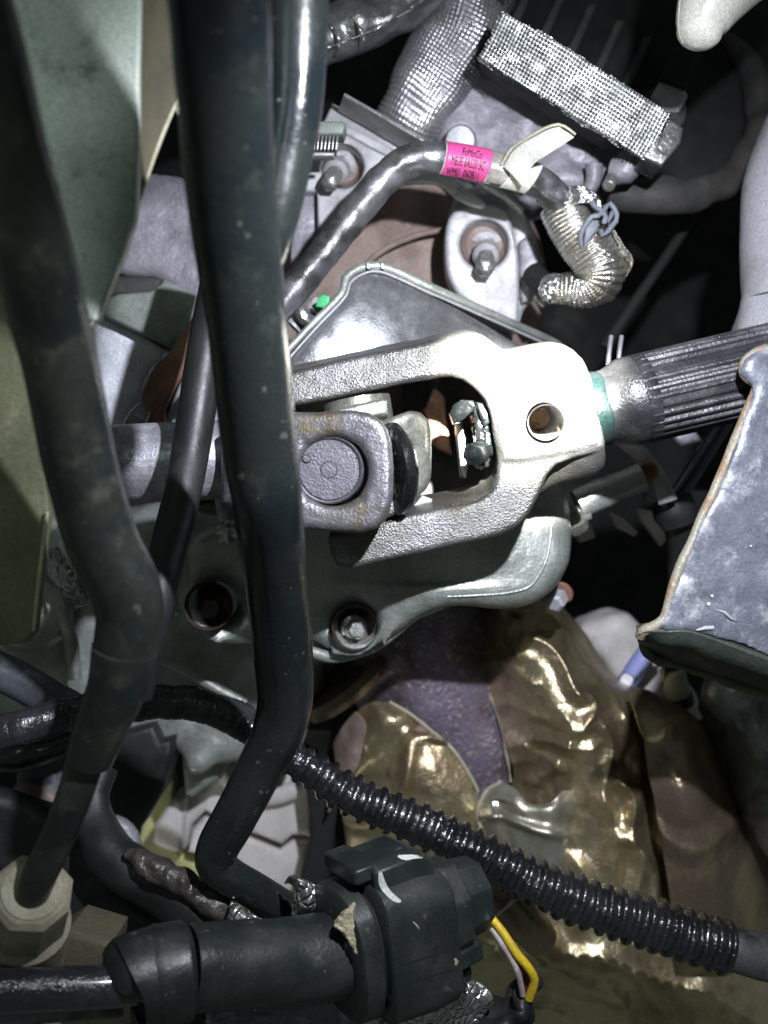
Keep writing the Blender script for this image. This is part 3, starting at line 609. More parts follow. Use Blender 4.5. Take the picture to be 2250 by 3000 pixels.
tube('loop', [(1722, 560, -.36, 7), (1736, 596, -.33, 8), (1752, 612, -.32, 8), (1775, 630, -.31, 8), (1768, 660, -.32, 8), (1786, 640, -.32, 7), (1794, 622, -.33, 7)], M['clip_grey'], t, seg=14, n=6)
slab('tongue', [(1712, 700), (1716, 668), (1736, 640), (1756, 645), (1752, 668), (1728, 702), (1712, 722)], -.325, .02, M['clip_grey'], t, bev=.006)
t = thing('small_wire_end', 'dark stub with a silver collar left of the foil sleeve bend', 'fitting', (1600, 840, -.6))
tube('stub', [(1560, 800, -.66, 34), (1590, 830, -.62, 34), (1618, 846, -.58, 34)], M['void_black'], t, seg=24)
tube('tip', [(1570, 870, -.6, 8), (1596, 896, -.58, 9)], M['zinc'], t, seg=14)
sheet_t = single(slab('crumpled_bracket', [(1520, 700), (1560, 690), (1596, 765), (1560, 802), (1570, 850), (1550, 885), (1525, 900)], -.74, .06, M['casting_violet'], bev=.015, vox=.012, smooth=3, disp=((.03, .06),)), 'crumpled grey metal sheet between the right flange and the foil sleeve', 'bracket')
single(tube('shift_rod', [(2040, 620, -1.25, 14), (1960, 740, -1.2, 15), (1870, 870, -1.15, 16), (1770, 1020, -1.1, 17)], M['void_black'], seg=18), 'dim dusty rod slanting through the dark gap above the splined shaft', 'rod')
for x in (1785, 1815):
    single(tube('brake_line', [(x + 6, 985, -.35, 7), (x, 1030, -.33, 7), (x - 3, 1075, -.33, 7)], M['shaft_grey'], seg=12), 'thin shiny line dipping behind the neck of the splined shaft, ' + ('left' if x < 1800 else 'right') + ' of two', 'brake line', 'thin lines behind the splined shaft')

# ================================================================ lower right
t = thing('exhaust_cover', 'dull green grey pressed steel cover beneath the steering joint', 'cover', (1250, 1700, -.6))
slab('shell', [(560, 1560), (900, 1500), (1300, 1480), (1560, 1380), (1662, 1400), (1682, 1500), (1680, 1610), (1668, 1662), (1640, 1712), (1604, 1750), (1560, 1774), (1500, 1786), (1440, 1786), (1362, 1776), (1285, 1785), (1215, 1822), (1157, 1870), (1100, 1900), (1029, 1926), (960, 1918), (900, 1890), (760, 1900), (600, 1890), (545, 1780)], -.38, .30, M['exhaust_cover'], t, bev=.07, seg=8, sm=4, sharp=60, holes=[circ(1040, 1838, 58), circ(612, 1775, 62)],
     vox=.016, smooth=3, tilt=lambda x, y: .02 * math.sin(x * 5 + .6))
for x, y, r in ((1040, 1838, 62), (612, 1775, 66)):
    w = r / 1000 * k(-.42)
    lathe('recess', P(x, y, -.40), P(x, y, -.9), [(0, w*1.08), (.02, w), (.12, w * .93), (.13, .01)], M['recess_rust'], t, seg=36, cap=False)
tube('lower_lip', [(900, 1905, -.50, 16), (980, 1925, -.49, 18), (1090, 1895, -.48, 18), (1160, 1845, -.47, 18), (1220, 1800, -.46, 16), (1300, 1772, -.46, 12)], M['exhaust_cover'], t, seg=14)
C.view_layer.update()
bulge([o for o in COL.objects if o.name.startswith('shell')][1], lambda x, y: .05 * math.sin(x * 5 + .6) + .05 * math.cos(y * 7 + x * 2) + .015 * noise.noise(Vector((x, y, 0)) * 4))
sh_ = [o for o in COL.objects if o.name.startswith('shell')][1]; tb = bvh(sh_)
def onto(px, py):
    h = tb.ray_cast(Vector((0, 0, D)), (P(px, py, 0) - Vector((0, 0, D))).normalized()); return h[0].z if h[0] else -.45
tube('pressed_line', [(x, y, onto(x, y) - .001, r) for x, y, r in ((1310, 1748, 3), (1400, 1744, 4), (1480, 1738, 4), (1545, 1722, 5), (1575, 1690, 5), (1600, 1640, 5), (1612, 1580, 4), (1616, 1530, 3))], M['exhaust_cover'], [o for o in COL.objects if o.name == 'exhaust_cover'][0], seg=10)
tube('seam_scratch', [(x, y, onto(x, y), 2) for x, y in ((1180, 1760), (1260, 1735), (1330, 1728), (1420, 1724), (1500, 1716))], M['edge_cream'], [o for o in COL.objects if o.name == 'exhaust_cover'][0], seg=6)
def hexbolt(label, x, y, z, r, m, x2, y2, z2, grp='bolts in the green cover'):
    t = thing('cover_bolt', label, 'bolt', (x, y, z), grp)
    a, b = P(x, y, z), P(x2, y2, z2); L = (b - a).length
    lathe('washer', a, b, [(0, r * 1.35), (.015, r * 1.4), (.02, r)], M[m], t, seg=28)
    lathe('head', a, b, [(.01, r), (L * .8, r), (L, r * .8)], M[m], t, seg=6, sharp=20)
hexbolt('dark bolt with a pale worn head in the recess below the steering joint', 1036, 1838, -.53, .032, 'zinc', 1046, 1846, -.42)
hexbolt('rusty bolt in the shaded recess between the two black pipes', 608, 1778, -.53, .04, 'recess_rust', 616, 1782, -.43)
t = thing('flange_screw', 'short dull screw poking out at the lower right corner of the green cover', 'screw', (1620, 1760, -.65))
lathe('head', P(1640, 1745, -.68), P(1616, 1782, -.6), [(0, .03), (.01, .036), (.06, .036), (.07, .026)], M['aluminium'], t, seg=6, sharp=20)
lathe('washer', P(1650, 1732, -.70), P(1640, 1745, -.68), [(0, .04), (.012, .042), (.02, .03)], M['rust'], t, seg=24)
t = thing('purple_exhaust_pipe', 'speckled dark purple exhaust pipe narrowing between the gold foil shields', 'exhaust pipe', (1300, 2050, -1.2))
tube('pipe', [(1180, 1720, -1.35, 260), (1230, 1900, -1.33, 240), (1290, 2060, -1.31, 200), (1380, 2220, -1.30, 160), (1450, 2400, -1.32, 130)], M['purple_steel'], t, seg=64, wob=.02, wsc=5, sharp=180)
lathe('flange', P(1000, 1985, -1.1), P(1060, 2060, -1.12), [(0, .2), (.03, .22), (.06, .2)], M['brown_foil'], t, seg=32)

def main_foil(u, v, co):
    q = Vector((co.x * 1.0, co.y * .55, 0)); n = .030 * ridged(q + Vector((.2, .1, 0)), 2.0, 2) + .022 * 1.4 * crumple(q + Vector((noise.noise(co * 3) * .1, 0, 0)), 3.4) + .007 * crumple(co + Vector((noise.noise(co * 5) * .05, 0, 0)), 9) + .003 * noise.noise(co * 16)
    # long hanging folds in the middle, from top to bottom
    f = 0
    for (x, y, dx, dy, w, h) in FOLDS:
        px, py = co.x - x, co.y - y; L = math.hypot(dx, dy); a = (px * dx + py * dy) / L; d = (px * dy - py * dx) / L
        a = a / L
        if -.1 < a < 1.1:
            e = min(1, max(0, (a + .1) * 5)) * min(1, max(0, (1.1 - a) * 5))
            f += .75 * h * e * max(0, 1 - abs(d + .03 * math.sin(a * 5) + .010 * noise.noise(co * 9)) / (w * 2.4)) ** 1.4
    return n + f
def W2(x, y, z=-1.0): return P(x, y, z).x, P(x, y, z).y
FOLDS = []
for (x0, y0, x1, y1, w, h) in [(1490, 1800, 1530, 1920, .03, .05), (1540, 1850, 1700, 2010, .025, .06),     (1420, 1960, 1560, 1965, .02, .03), (1500, 2200, 1720, 2130, .025, .05), (1530, 2170, 1500, 2290, .022, .04), (1590, 2200, 1590, 2300, .022, .05),
    (1690, 2000, 1700, 2120, .03, .05), (1800, 2050, 1880, 2400, .03, .06), (1780, 2250, 1850, 2420, .03, .08), (1900, 2100, 1960, 2500, .03, .05),
    (1800, 2400, 1870, 2600, .03, .06), (2010, 2400, 2020, 2650, .035, .06), (2080, 2480, 2120, 2700, .03, .07), (2130, 2200, 2200, 2500, .04, .05),
    (1450, 2800, 1800, 2860, .04, .06), (1700, 2750, 2000, 2950, .035, .07), (1500, 2950, 1900, 2980, .03, .05),     (1520, 2540, 1640, 2760, .03, .06), (1660, 2480, 1700, 2700, .025, .05), (1740, 2300, 1790, 2640, .025, .06), (1840, 2440, 1930, 2720, .03, .07), (1620, 2060, 1640, 2240, .02, .04),
    (1460, 2100, 1580, 2060, .02, .03), (1730, 2080, 1760, 2330, .02, .05), (1300, 2780, 1420, 2980, .03, .06), (1400, 2700, 1700, 2740, .03, .05), (1750, 2840, 1860, 3040, .03, .06), (2000, 2860, 2200, 3000, .03, .06)]:
    a, b = W2(x0, y0), W2(x1, y1); FOLDS.append((a[0], a[1], b[0] - a[0], b[1] - a[1], w, h))
t = thing('gold_heat_shield', 'large crumpled gold brown foil heat shield filling the lower right', 'heat shield', (1800, 2300, -1.1))
sheet('foil', [[(1404, 1740, -1.20), (1470, 1740, -1.05), (1550, 1740, -1.0), (1600, 1750, -1.08), (1640, 1770, -1.25)],
    [(1404, 1850, -1.18), (1480, 1850, -.98), (1570, 1850, -.95), (1650, 1850, -1.02), (1710, 1850, -1.25)],
    [(1416, 1980, -1.15), (1520, 1970, -.96), (1640, 1965, -.88), (1740, 1965, -.98), (1795, 1975, -1.25)],
    [(1455, 2080, -1.12), (1560, 2080, -.94), (1690, 2080, -.84), (1840, 2050, -1.0), (1935, 2045, -1.3)],
    [(1480, 2180, -1.10), (1590, 2180, -.96), (1740, 2180, -.86), (1920, 2150, -1.05), (2080, 2170, -1.35)],
    [(1498, 2290, -1.10), (1590, 2290, -1.0), (1760, 2290, -.86), (1960, 2280, -1.05), (2150, 2290, -1.35)],
    [(1400, 2430, -1.15), (1560, 2430, -1.0), (1760, 2420, -.88), (2000, 2420, -1.05), (2195, 2430, -1.35)],
    [(1330, 2600, -1.15), (1540, 2600, -1.0), (1780, 2580, -.9), (2030, 2570, -1.05), (2265, 2570, -1.35)],
    [(1240, 2760, -1.15), (1500, 2760, -.98), (1780, 2760, -.92), (2050, 2750, -1.0), (2360, 2740, -1.35)],
    [(1180, 2920, -1.2), (1460, 2920, -1.0), (1780, 2920, -.95), (2060, 2920, -.95), (2420, 2900, -1.20)],
    [(1150, 3100, -1.25), (1450, 3100, -1.1), (1780, 3100, -1.0), (2080, 3100, -1.0), (2450, 3100, -1.20)]], M['gold_foil'], t, nu=40, nv=24, solid=.012, wr=main_foil)
tube('rim', [(1404, 1740, -1.19, 6), (1404, 1850, -1.17, 7), (1416, 1980, -1.14, 7), (1455, 2080, -1.11, 7), (1480, 2180, -1.09, 7), (1497, 2290, -1.09, 6)], M['edge_cream'], t, seg=8, wob=.01, wsc=12)
t = thing('outer_heat_shield', 'smooth brown foil shield curving down the right, with pale worn patch', 'heat shield', (2050, 2250, -1.0))
sheet('foil', [[(1840, 2030, -.86), (1890, 2020, -.88), (1935, 2040, -1.0), (1960, 2060, -1.3)],
    [(1870, 2120, -.74), (1940, 2090, -.74), (2020, 2090, -.88), (2080, 2150, -1.25)],
    [(1900, 2260, -.72), (1990, 2230, -.68), (2090, 2220, -.82), (2160, 2290, -1.2)],
    [(1930, 2420, -.72), (2030, 2400, -.68), (2140, 2390, -.84), (2215, 2430, -1.2)],
    [(1960, 2600, -.74), (2070, 2580, -.72), (2190, 2560, -.92), (2290, 2600, -1.2)],
    [(1990, 2800, -.76), (2100, 2800, -.78), (2230, 2780, -.92), (2360, 2800, -1.2)]], M['brown_foil'], t, nu=20, nv=20, solid=.012,
    wr=lambda u, v, co: .018 * noise.noise(co * 5) + .02 * crumple(Vector((co.x, co.y * .3, 0)), 4) + .03 * max(0, 1 - abs(v - .62 - .08 * math.sin(u * 5)) / .07) + .03 * math.exp(-((v - .25 - .05 * math.sin(u * 9)) / .06) ** 2) - .02 * math.exp(-((v - .42) / .05) ** 2))
t = thing('folded_foil_corner', 'pale silvery gold foil corner folded over above the corrugated conduit', 'heat shield', (1500, 2400, -.9))
sheet('foil', [[(1424, 2318, -.96), (1462, 2290, -.95), (1510, 2310, -.90), (1545, 2352, -.86), (1610, 2350, -.84), (1650, 2318, -.86), (1695, 2318, -.92)],
    [(1402, 2374, -.95), (1450, 2360, -.90), (1505, 2370, -.86), (1560, 2380, -.84), (1620, 2375, -.82), (1670, 2360, -.86), (1700, 2355, -.93)],
    [(1412, 2440, -.96), (1465, 2440, -.88), (1520, 2440, -.87), (1570, 2450, -.84), (1620, 2450, -.83), (1660, 2440, -.86), (1680, 2430, -.93)],
    [(1440, 2520, -.98), (1490, 2530, -.90), (1535, 2540, -.88), (1580, 2560, -.86), (1625, 2560, -.86), (1650, 2550, -.88), (1665, 2540, -.93)],
    [(1480, 2620, -1.0), (1510, 2640, -.95), (1550, 2660, -.92), (1590, 2670, -.90), (1630, 2680, -.90), (1650, 2680, -.92), (1660, 2670, -.95)]], M['pale_foil'], t, nu=12, nv=16, solid=.01,
    wr=lambda u, v, co: .012 * ridged(co, 3, 2) + .008 * crumple(co, 4) + .03 * math.exp(-((v - .30 - .25 * u) / .05) ** 2) - .03 * math.exp(-((u - .22) / .07) ** 2) * (v > .2))
tube('rim', [(1470, 2290, -.94, 5), (1424, 2318, -.95, 6), (1401, 2374, -.95, 6), (1412, 2440, -.95, 6), (1440, 2520, -.97, 5)], M['edge_cream'], t, seg=8)
t = thing('left_foil_flap', 'brown and gold foil flap left of the purple exhaust pipe', 'heat shield', (1200, 2250, -1.0))
sheet('foil', [[(985, 2180, -1.15), (1040, 2090, -1.06), (1090, 2055, -1.0), (1140, 2056, -1.0)],
    [(985, 2260, -1.12), (1070, 2180, -.98), (1140, 2120, -.92), (1205, 2094, -.96)],
    [(1000, 2340, -1.12), (1110, 2270, -.96), (1200, 2200, -.90), (1262, 2140, -.95)],
    [(1010, 2430, -1.12), (1150, 2350, -.96), (1250, 2270, -.88), (1330, 2200, -.94)],
    [(1020, 2540, -1.12), (1180, 2450, -.96), (1290, 2350, -.88), (1388, 2292, -.93)],
    [(1030, 2640, -1.12), (1200, 2560, -.98), (1310, 2460, -.92), (1402, 2380, -.96)],
    [(1040, 2760, -1.15), (1210, 2700, -1.0), (1320, 2600, -.98), (1410, 2500, -1.0)]], M['gold_foil'], t, nu=16, nv=16, solid=.012,
    wr=lambda u, v, co: .016 * ridged(co, 2.5, 2) + .004 * noise.noise(Vector((co.x + co.y, co.x - co.y * .3, 0)) * 22) + .05 * math.exp(-((v - .42 - .12 * math.sin(u * 6)) / .06) ** 2) - .05 * math.exp(-((v - .28) / .08) ** 2))
tube('rim', [(1142, 2056, -.99, 4), (1205, 2094, -.95, 5), (1262, 2140, -.94, 5), (1330, 2200, -.93, 6), (1388, 2292, -.92, 6), (1400, 2320, -.92, 5)], M['edge_cream'], t, seg=8)
sheet('worn_edge', [[(975, 2180, -1.16), (1000, 2130, -1.1), (1040, 2085, -1.04)], [(980, 2250, -1.1), (1020, 2190, -1.02), (1070, 2130, -.98)], [(960, 2380, -1.1), (1010, 2300, -1.04), (1050, 2240, -1.0)]], M['rust_plate'], t, solid=.008, wr=lambda u, v, co: .02 * noise.noise(co * 12))

single(tube('right_exhaust_wrap', [(2190, 1880, -.85, 120), (2210, 2040, -.85, 140), (2300, 2240, -.85, 160), (2420, 2420, -.85, 170)], M['dark_foil'], seg=48, wob=.05, wsc=5, sharp=180), 'dark grey wrapped pipe below the painted bracket at the right edge', 'exhaust pipe')
t = thing('metal_strap', 'pale metal strap bending down to a dark joint below the splined shaft', 'strap', (1900, 1380, -.6))
sheet('strap', [[(1790, 1290, -.62), (1850, 1340, -.60), (1905, 1400, -.60), (1930, 1480, -.62)], [(1840, 1290, -.60), (1890, 1325, -.57), (1940, 1395, -.57), (1965, 1470, -.60)], [(1880, 1300, -.61), (1910, 1330, -.58), (1950, 1390, -.58), (1985, 1462, -.61)]], M['aluminium'], t, solid=.02)
lathe('rivet', P(1892, 1380, -.60), P(1896, 1392, -.5), [(0, .042), (.03, .04), (.04, .03), (.03, .012)], M['rust'], t, seg=24)
t = thing('oxygen_sensor', 'dull metal sensor barrel pointing right below the steering joint hub', 'sensor', (1800, 1430, -.5))
tube('barrel', [(1690, 1478, -.55, 46), (1780, 1438, -.55, 46), (1782, 1437, -.55, 42), (1880, 1398, -.55, 42)], M['exhaust_cover'], t, seg=32, n=4)
tube('neck', [(1662, 1530, -.55, 26), (1710, 1500, -.55, 30), (1722, 1494, -.55, 30)], M['exhaust_cover'], t, seg=20)
lathe('nut', P(1668, 1545, -.52), P(1710, 1522, -.5), [(0, .035), (.01, .04), (.05, .04), (.06, .03)], M['bearing_steel'], t, seg=6, sharp=20)
single(tube('blue_black_rod', [(2150, 1190, -.75, 26), (2090, 1290, -.75, 26), (2020, 1400, -.75, 27), (1965, 1480, -.75, 27)], M['blue_black'], seg=28), 'glossy blue black rod running down to the dark joint below the splined shaft', 'rod')
t = thing('dark_ball_joint', 'black rubber joint where the metal strap and the glossy rod meet', 'joint', (1970, 1480, -.7))
lathe('boot', P(1960, 1450, -.75), P(1990, 1540, -.75), [(0, .04), (.02, .075), (.07, .08), (.12, .06)], M['black_rubber'], t, seg=28)
tube('lower_rod', [(1975, 1500, -.78, 44), (2000, 1600, -.85, 44), (2000, 1760, -.95, 44)], M['black_rubber'], t, seg=24)
t = thing('background_linkage', 'dim grey linkage pieces in the dark behind the painted bracket', 'linkage', (2100, 1500, -1.3))
slab('arm', [(1900, 1440), (2000, 1430), (2120, 1440), (2110, 1490), (2040, 1520), (1960, 1470), (1890, 1470)], -1.35, .1, M['casting_violet'], t, bev=.03)
slab('arm', [(1870, 1490), (1930, 1500), (1975, 1560), (1940, 1600), (1880, 1520)], -1.3, .06, M['beige_casting'], t, bev=.02)
slab('web', [(1790, 1500), (1830, 1520), (1870, 1560), (1862, 1570), (1810, 1545)], -1.1, .05, M['beige_casting'], t, bev=.01)
slab('web', [(1680, 1550), (1730, 1530), (1745, 1575), (1700, 1590)], -1.2, .05, M['beige_casting'], t, bev=.01)
slab('arm', [(1960, 1260), (2030, 1250), (2060, 1290), (2000, 1310)], -1.3, .06, M['casting_violet'], t, bev=.02)
# ================================================================ steering joint
def outer_yoke():
    t = thing('steering_yoke', 'bright forged steel yoke of the steering joint with a cross hole in its hub', 'yoke', (1400, 1250, -.1))
    # crop coordinates of the outline -> photo pixels
    def cc(p): return [(800 + x * .6329, 900 + y * .6329) for x, y in p]
    outer = cc([(40, 305), (100, 290), (220, 262), (340, 235), (520, 199), (700, 165), (790, 138), (850, 124), (905, 118), (965, 130), (1010, 160), (1060, 200), (1100, 219), (1180, 204), (1300, 180), (1350, 178), (1395, 200), (1440, 245), (1475, 320), (1500, 420), (1525, 550), (1540, 625), (1540, 655), (1480, 680), (1400, 700), (1310, 735), (1270, 790), (1252, 848), (1230, 890), (1190, 965), (1135, 1022), (1050, 1060), (800, 1115), (500, 1185), (350, 1218), (292, 1200), (266, 1150), (252, 1090), (256, 1052)])
    inner = cc([(430, 1005), (520, 985), (620, 962), (750, 940), (880, 915), (955, 890), (1008, 850), (1035, 790), (1042, 720), (1030, 640), (1008, 500), (985, 435), (935, 378), (880, 338), (820, 322), (750, 332), (600, 358), (400, 402), (250, 432), (110, 457), (40, 465)])
    hole = circ(1599, 1237, 55, ry=58)
    me = slab_mesh(outer + inner, 0, .27, bev=.018, shear=(0.02, .22), seg=4, holes=[hole], tilt=lambda x, y: .03 * (x - .3))
    # thicker hub
    hub = [(1488, 1052), (1560, 1030), (1628, 1015), (1660, 1020), (1692, 1046), (1716, 1090), (1738, 1170), (1758, 1265), (1768, 1310), (1740, 1320), (1630, 1346), (1530, 1362), (1470, 1360), (1455, 1300), (1452, 1200), (1462, 1110)]
    me2 = slab_mesh(hub, .022, .36, bev=.035, shear=(0.02, .1), seg=4, holes=[hole])
    me3 = slab_mesh([(1774, 1296), (1779, 1340), (1773, 1370), (1749, 1387), (1673, 1405), (1616, 1424), (1592, 1440), (1560, 1440), (1500, 1440), (1500, 1370), (1560, 1340), (1660, 1322)], -.012, .27, bev=.02, seg=4, tilt=lambda x, y: 1.0 * (y - .17))
    o = link('fork', join([me, me2, me3]), M['forged_steel'], t, sharp=180)
    mods(o, vox=.0065, smooth=2, disp=((.002, .03), (.010, .25)))
    a = P(1599, 1237, .06); b = P(1599, 1237, -.45)
    lathe('bore', a, b, [(.03, .0525), (.10, .0520), (.36, .0515)], M['aluminium'], t, seg=40, cap=False)
    lathe('bore_floor', P(1592, 1240, -.26), P(1592, 1240, -.5), [(0, .001), (.001, .0505), (.05, .0505)], M['orange_rust'], t, seg=32, cap=False)
    tube('rust_crust', [(1585, 1290, -.06, 4), (1600, 1291, -.04, 6), (1622, 1282, -.03, 7), (1638, 1264, -.03, 6), (1646, 1240, -.05, 4)], M['orange_rust'], t, seg=10, ds=.006, wob=.02, wsc=60)
outer_yoke()
def inner_yoke():
    t = thing('inner_yoke', 'blocky grey ear of the steering joint holding the round bearing cap', 'yoke', (977, 1380, .1))
    ear = [(700, 1222), (800, 1205), (864, 1203), (933, 1205), (985, 1200), (1031, 1199), (1081, 1207), (1114, 1228), (1136, 1256), (1148, 1297), (1153, 1369), (1151, 1442), (1143, 1496), (1128, 1527), (1103, 1549), (1053, 1562), (995, 1560), (940, 1555), (886, 1548), (800, 1535), (700, 1515)]
    hole = [(977 + 102 * math.cos(a) * (1 + (.09 if abs((math.degrees(a) % 90) - 45) < 5 else 0)), 1380 + 102 * math.sin(a) * (1 + (.09 if abs((math.degrees(a) % 90) - 45) < 5 else 0))) for a in [2*math.pi*i/64 for i in range(64)]]
    me = slab_mesh(ear, .20, .16, bev=.022, holes=[hole], seg=4, tilt=lambda x, y: .10 * (x + .15))
    o = link('ear', me, M['ear_steel'], t, sharp=180); mods(o, vox=.007, smooth=2, disp=((.002, .03), (.005, .2)))
    back = [(700, 1240), (900, 1225), (1060, 1225), (1120, 1260), (1140, 1380), (1120, 1500), (1060, 1540), (900, 1530), (700, 1520)]
    slab('rear_ear', back, -.30, .14, M['ear_steel'], t, bev=.02, seg=4)
    slab('bridge', [(640, 1262), (800, 1245), (850, 1260), (850, 1490), (800, 1500), (640, 1480)], .12, .5, M['ear_steel'], t, bev=.05, seg=4)
inner_yoke()
def cap():
    t = thing('bearing_cap', 'round flat bearing cap pressed into the grey ear, a small ring mark on it', 'bearing cap', (977, 1380, .17))
    c = P(977, 1381, .058); ax = Vector((-.05, 0, 1)); k2 = k(.17)
    R = .1015 * k2
    lathe('cup', c, c + ax, [(0, R), (.112, R), (.120, R*.985), (.123, R*.95), (.120, R*.90), (.114, R*.885), (.1135, R*.87), (.119, R*.86), (.1195, R*.50), (.1195, .01)], M['cap_steel'], t, seg=72, sharp=25)
    for i in range(5):
        pass
    tp = c + ax.normalized() * .1195
    r1, r2 = .026 * k2, .013 * k2
    o = lathe('centre_dimple', tp - ax*.002, tp + ax, [(0, r1), (.003, r1), (.0045, r1*.93), (.002, r1*.86), (.0022, .001)], M['cap_steel'], t, seg=36, sharp=25)
    q = tp + Vector((-.065 * k2, .033 * k2, 0))
    lathe('ring_mark', q - ax*.002, q + ax, [(0, r2), (.004, r2), (.0055, r2*.88), (.003, r2*.74), (.003, .001)], M['cap_steel'], t, seg=28, sharp=25)
cap()
t = thing('joint_cross', 'greasy steel cross between the two yokes with a bright trunnion block', 'bearing', (1180, 1350, -.1))
slab('trunnion', [(1120, 1240), (1160, 1214), (1200, 1200), (1232, 1205), (1256, 1228), (1264, 1260), (1266, 1330), (1264, 1400), (1250, 1432), (1225, 1455), (1195, 1464), (1140, 1450)], .0, .22, M['bearing_steel'], t, bev=.022, seg=4, vox=.008, smooth=3, disp=((.003, .04),), tilt=lambda x, y: -.5 * (x - .06))
tube('cross_arm', [(1045, 1172, -.10, 98), (1060, 1260, -.10, 98), (1080, 1400, -.10, 98), (1092, 1512, -.10, 98)], M['bearing_steel'], t, seg=40)
slab('upper_cup', [(945, 1212), (1000, 1192), (1118, 1166), (1136, 1170), (1137, 1216), (1080, 1225), (960, 1235)], .02, .2, M['bearing_steel'], t, bev=.012)
slab('lower_cup', [(1120, 1470), (1165, 1448), (1186, 1455), (1202, 1482), (1190, 1494), (1150, 1512), (1090, 1530)], .02, .2, M['forged_steel'], t, bev=.014)
a = P(1120, 1380, -.03); b = P(1300, 1350, -.06)
lathe('seal', P(1138, 1375, .02), P(1400, 1345, -.10), [(0, .125), (.012, .135), (.024, .135), (.036, .125), (.045, .10)], M['grease'], t, seg=48, rf=lambda q, th: 1 + .01 * math.sin(th * 9))
t = thing('greasy_shaft_end', 'short shaft end caked in dark wet grease inside the yoke opening', 'shaft end', (1395, 1290, -.1))
slab('splined_tip', [(1384, 1186), (1412, 1180), (1430, 1206), (1440, 1260), (1442, 1340), (1432, 1366), (1404, 1372), (1392, 1340), (1398, 1290), (1390, 1240)], -.06, .12, M['grease'], t, bev=.012, vox=.006, smooth=1, disp=((.018, .02), (.012, .06)))
slab('clean_face', [(1318, 1208), (1328, 1184), (1352, 1170), (1388, 1172), (1396, 1192), (1376, 1212), (1350, 1236), (1330, 1240)], -.03, .07, M['grease'], t, bev=.01, tilt=lambda x, y: .3 * (x - .22))
slab('clamp_jaw', [(1392, 1176), (1416, 1180), (1432, 1206), (1438, 1238), (1420, 1250), (1408, 1222)], -.04, .08, M['grease'], t, bev=.008)
slab('clamp_jaw', [(1420, 1262), (1440, 1266), (1444, 1330), (1430, 1336), (1418, 1300)], -.05, .08, M['grease'], t, bev=.008)
lathe('bolt_end', P(1378, 1334, .0), P(1450, 1312, -.10), [(0, .014), (.006, .030), (.014, .034), (.05, .034), (.056, .024), (.09, .024)], M['grease'], t, seg=28, rf=lambda q, th: 1 + .04 * math.sin(th * 7 + q * 60))
slab('rear_web', [(1336, 1240), (1356, 1236), (1372, 1290), (1376, 1340), (1366, 1400), (1352, 1396), (1346, 1330)], -.20, .10, M['exhaust_cover'], t, bev=.012)
single(slab('rusty_wedge', [(1248, 1190), (1268, 1138), (1284, 1142), (1303, 1164), (1309, 1225), (1318, 1280), (1326, 1330), (1290, 1316), (1262, 1293), (1252, 1230), (1237, 1200)], -.34, .08, M['rust'], bev=.012), 'rust brown wedge of metal seen through the yoke opening', 'bracket')
single(slab('hole_shade_sheet', [(1180, 1090), (1480, 1090), (1480, 1520), (1180, 1520)], -.60, .06, M['charcoal'], bev=.012, holes=[]), 'dark sheet standing for the shaded hole deep in the opening of the yoke', 'plate')  # charcoal sheet stands for the shade of the hole behind the yoke
single(slab('lit_cover_patch', [(1192, 1455), (1230, 1448), (1268, 1462), (1264, 1474), (1210, 1492), (1196, 1480)], -.12, .05, M['label_white'], bev=.01), 'white patch standing for the lamp lit cover seen through the yoke opening', 'ledge')  # white colour stands for lamp light on the cover behind the yoke

def splined():
    t = thing('splined_shaft', 'dark steel splined shaft sliding into the yoke from the right', 'shaft', (2000, 1130, -.1))
    a, b = P(1722, 1205, -.10), P(2330, 1062, -.10); ax = (b - a).normalized(); L = (b - a).length
    prof = []
    for i in range(0, 12): prof.append((i * .004, .112))
    for i in range(14): prof.append((.05 + i * .006, .112 + .0235 * (1 - math.cos(math.pi * i / 13)) / 2))
    lathe('grease_ring', a, b, [(0, .108), (.004, .116), (.035, .1165), (.05, .111)], M['teal_grease'], t, seg=64, rf=lambda q, th: 1 + .015 * math.sin(th * 5 + q * 40))
    lathe('neck', a, b, prof + [(.15, .1355), (.19, .1355)], M['spline_steel'], t, seg=64, sharp=180)
    n = 30; segs = n * 8
    def rf(q, th):
        e = min(1, max(0, q / .025)); s = math.sin(n * th / 1)
        return 1 - .05 * e * (1 - min(1, max(-1, s * 2.2))) * .5
    st = a + ax * .15
    X = [(0, .1365), (.004, .1365)] + [(.008 + i * .004, .1365) for i in range(7)] + [(.04 + i * .05, .1365) for i in range(int((L + .2) / .05))]
    lathe('splines', st, b, X, M['spline_steel'], t, seg=segs, sharp=28, rf=rf)
    return t
splined()
single(tube('steering_shaft', [(80, 1385, -.02, 116), (330, 1362, -.04, 116), (520, 1352, -.06, 116), (700, 1345, -.08, 116)], M['shaft_grey'], seg=56, ds=.03), 'smooth grey steering shaft between the black pipes, entering the joint from the left', 'shaft')
t = thing('grounding_stud', 'dull stud with a rough bright tip showing between the strut and the large pipe', 'stud', (660, 1500, -.3))
tube('stud', [(640, 1400, -.35, 24), (655, 1470, -.33, 25), (668, 1530, -.31, 25)], M['shaft_grey'], t, seg=24)
tube('tip', [(666, 1525, -.31, 27), (670, 1560, -.31, 27), (674, 1586, -.32, 20)], M['zinc'], t, seg=24, ds=.005, wob=.03, wsc=50)

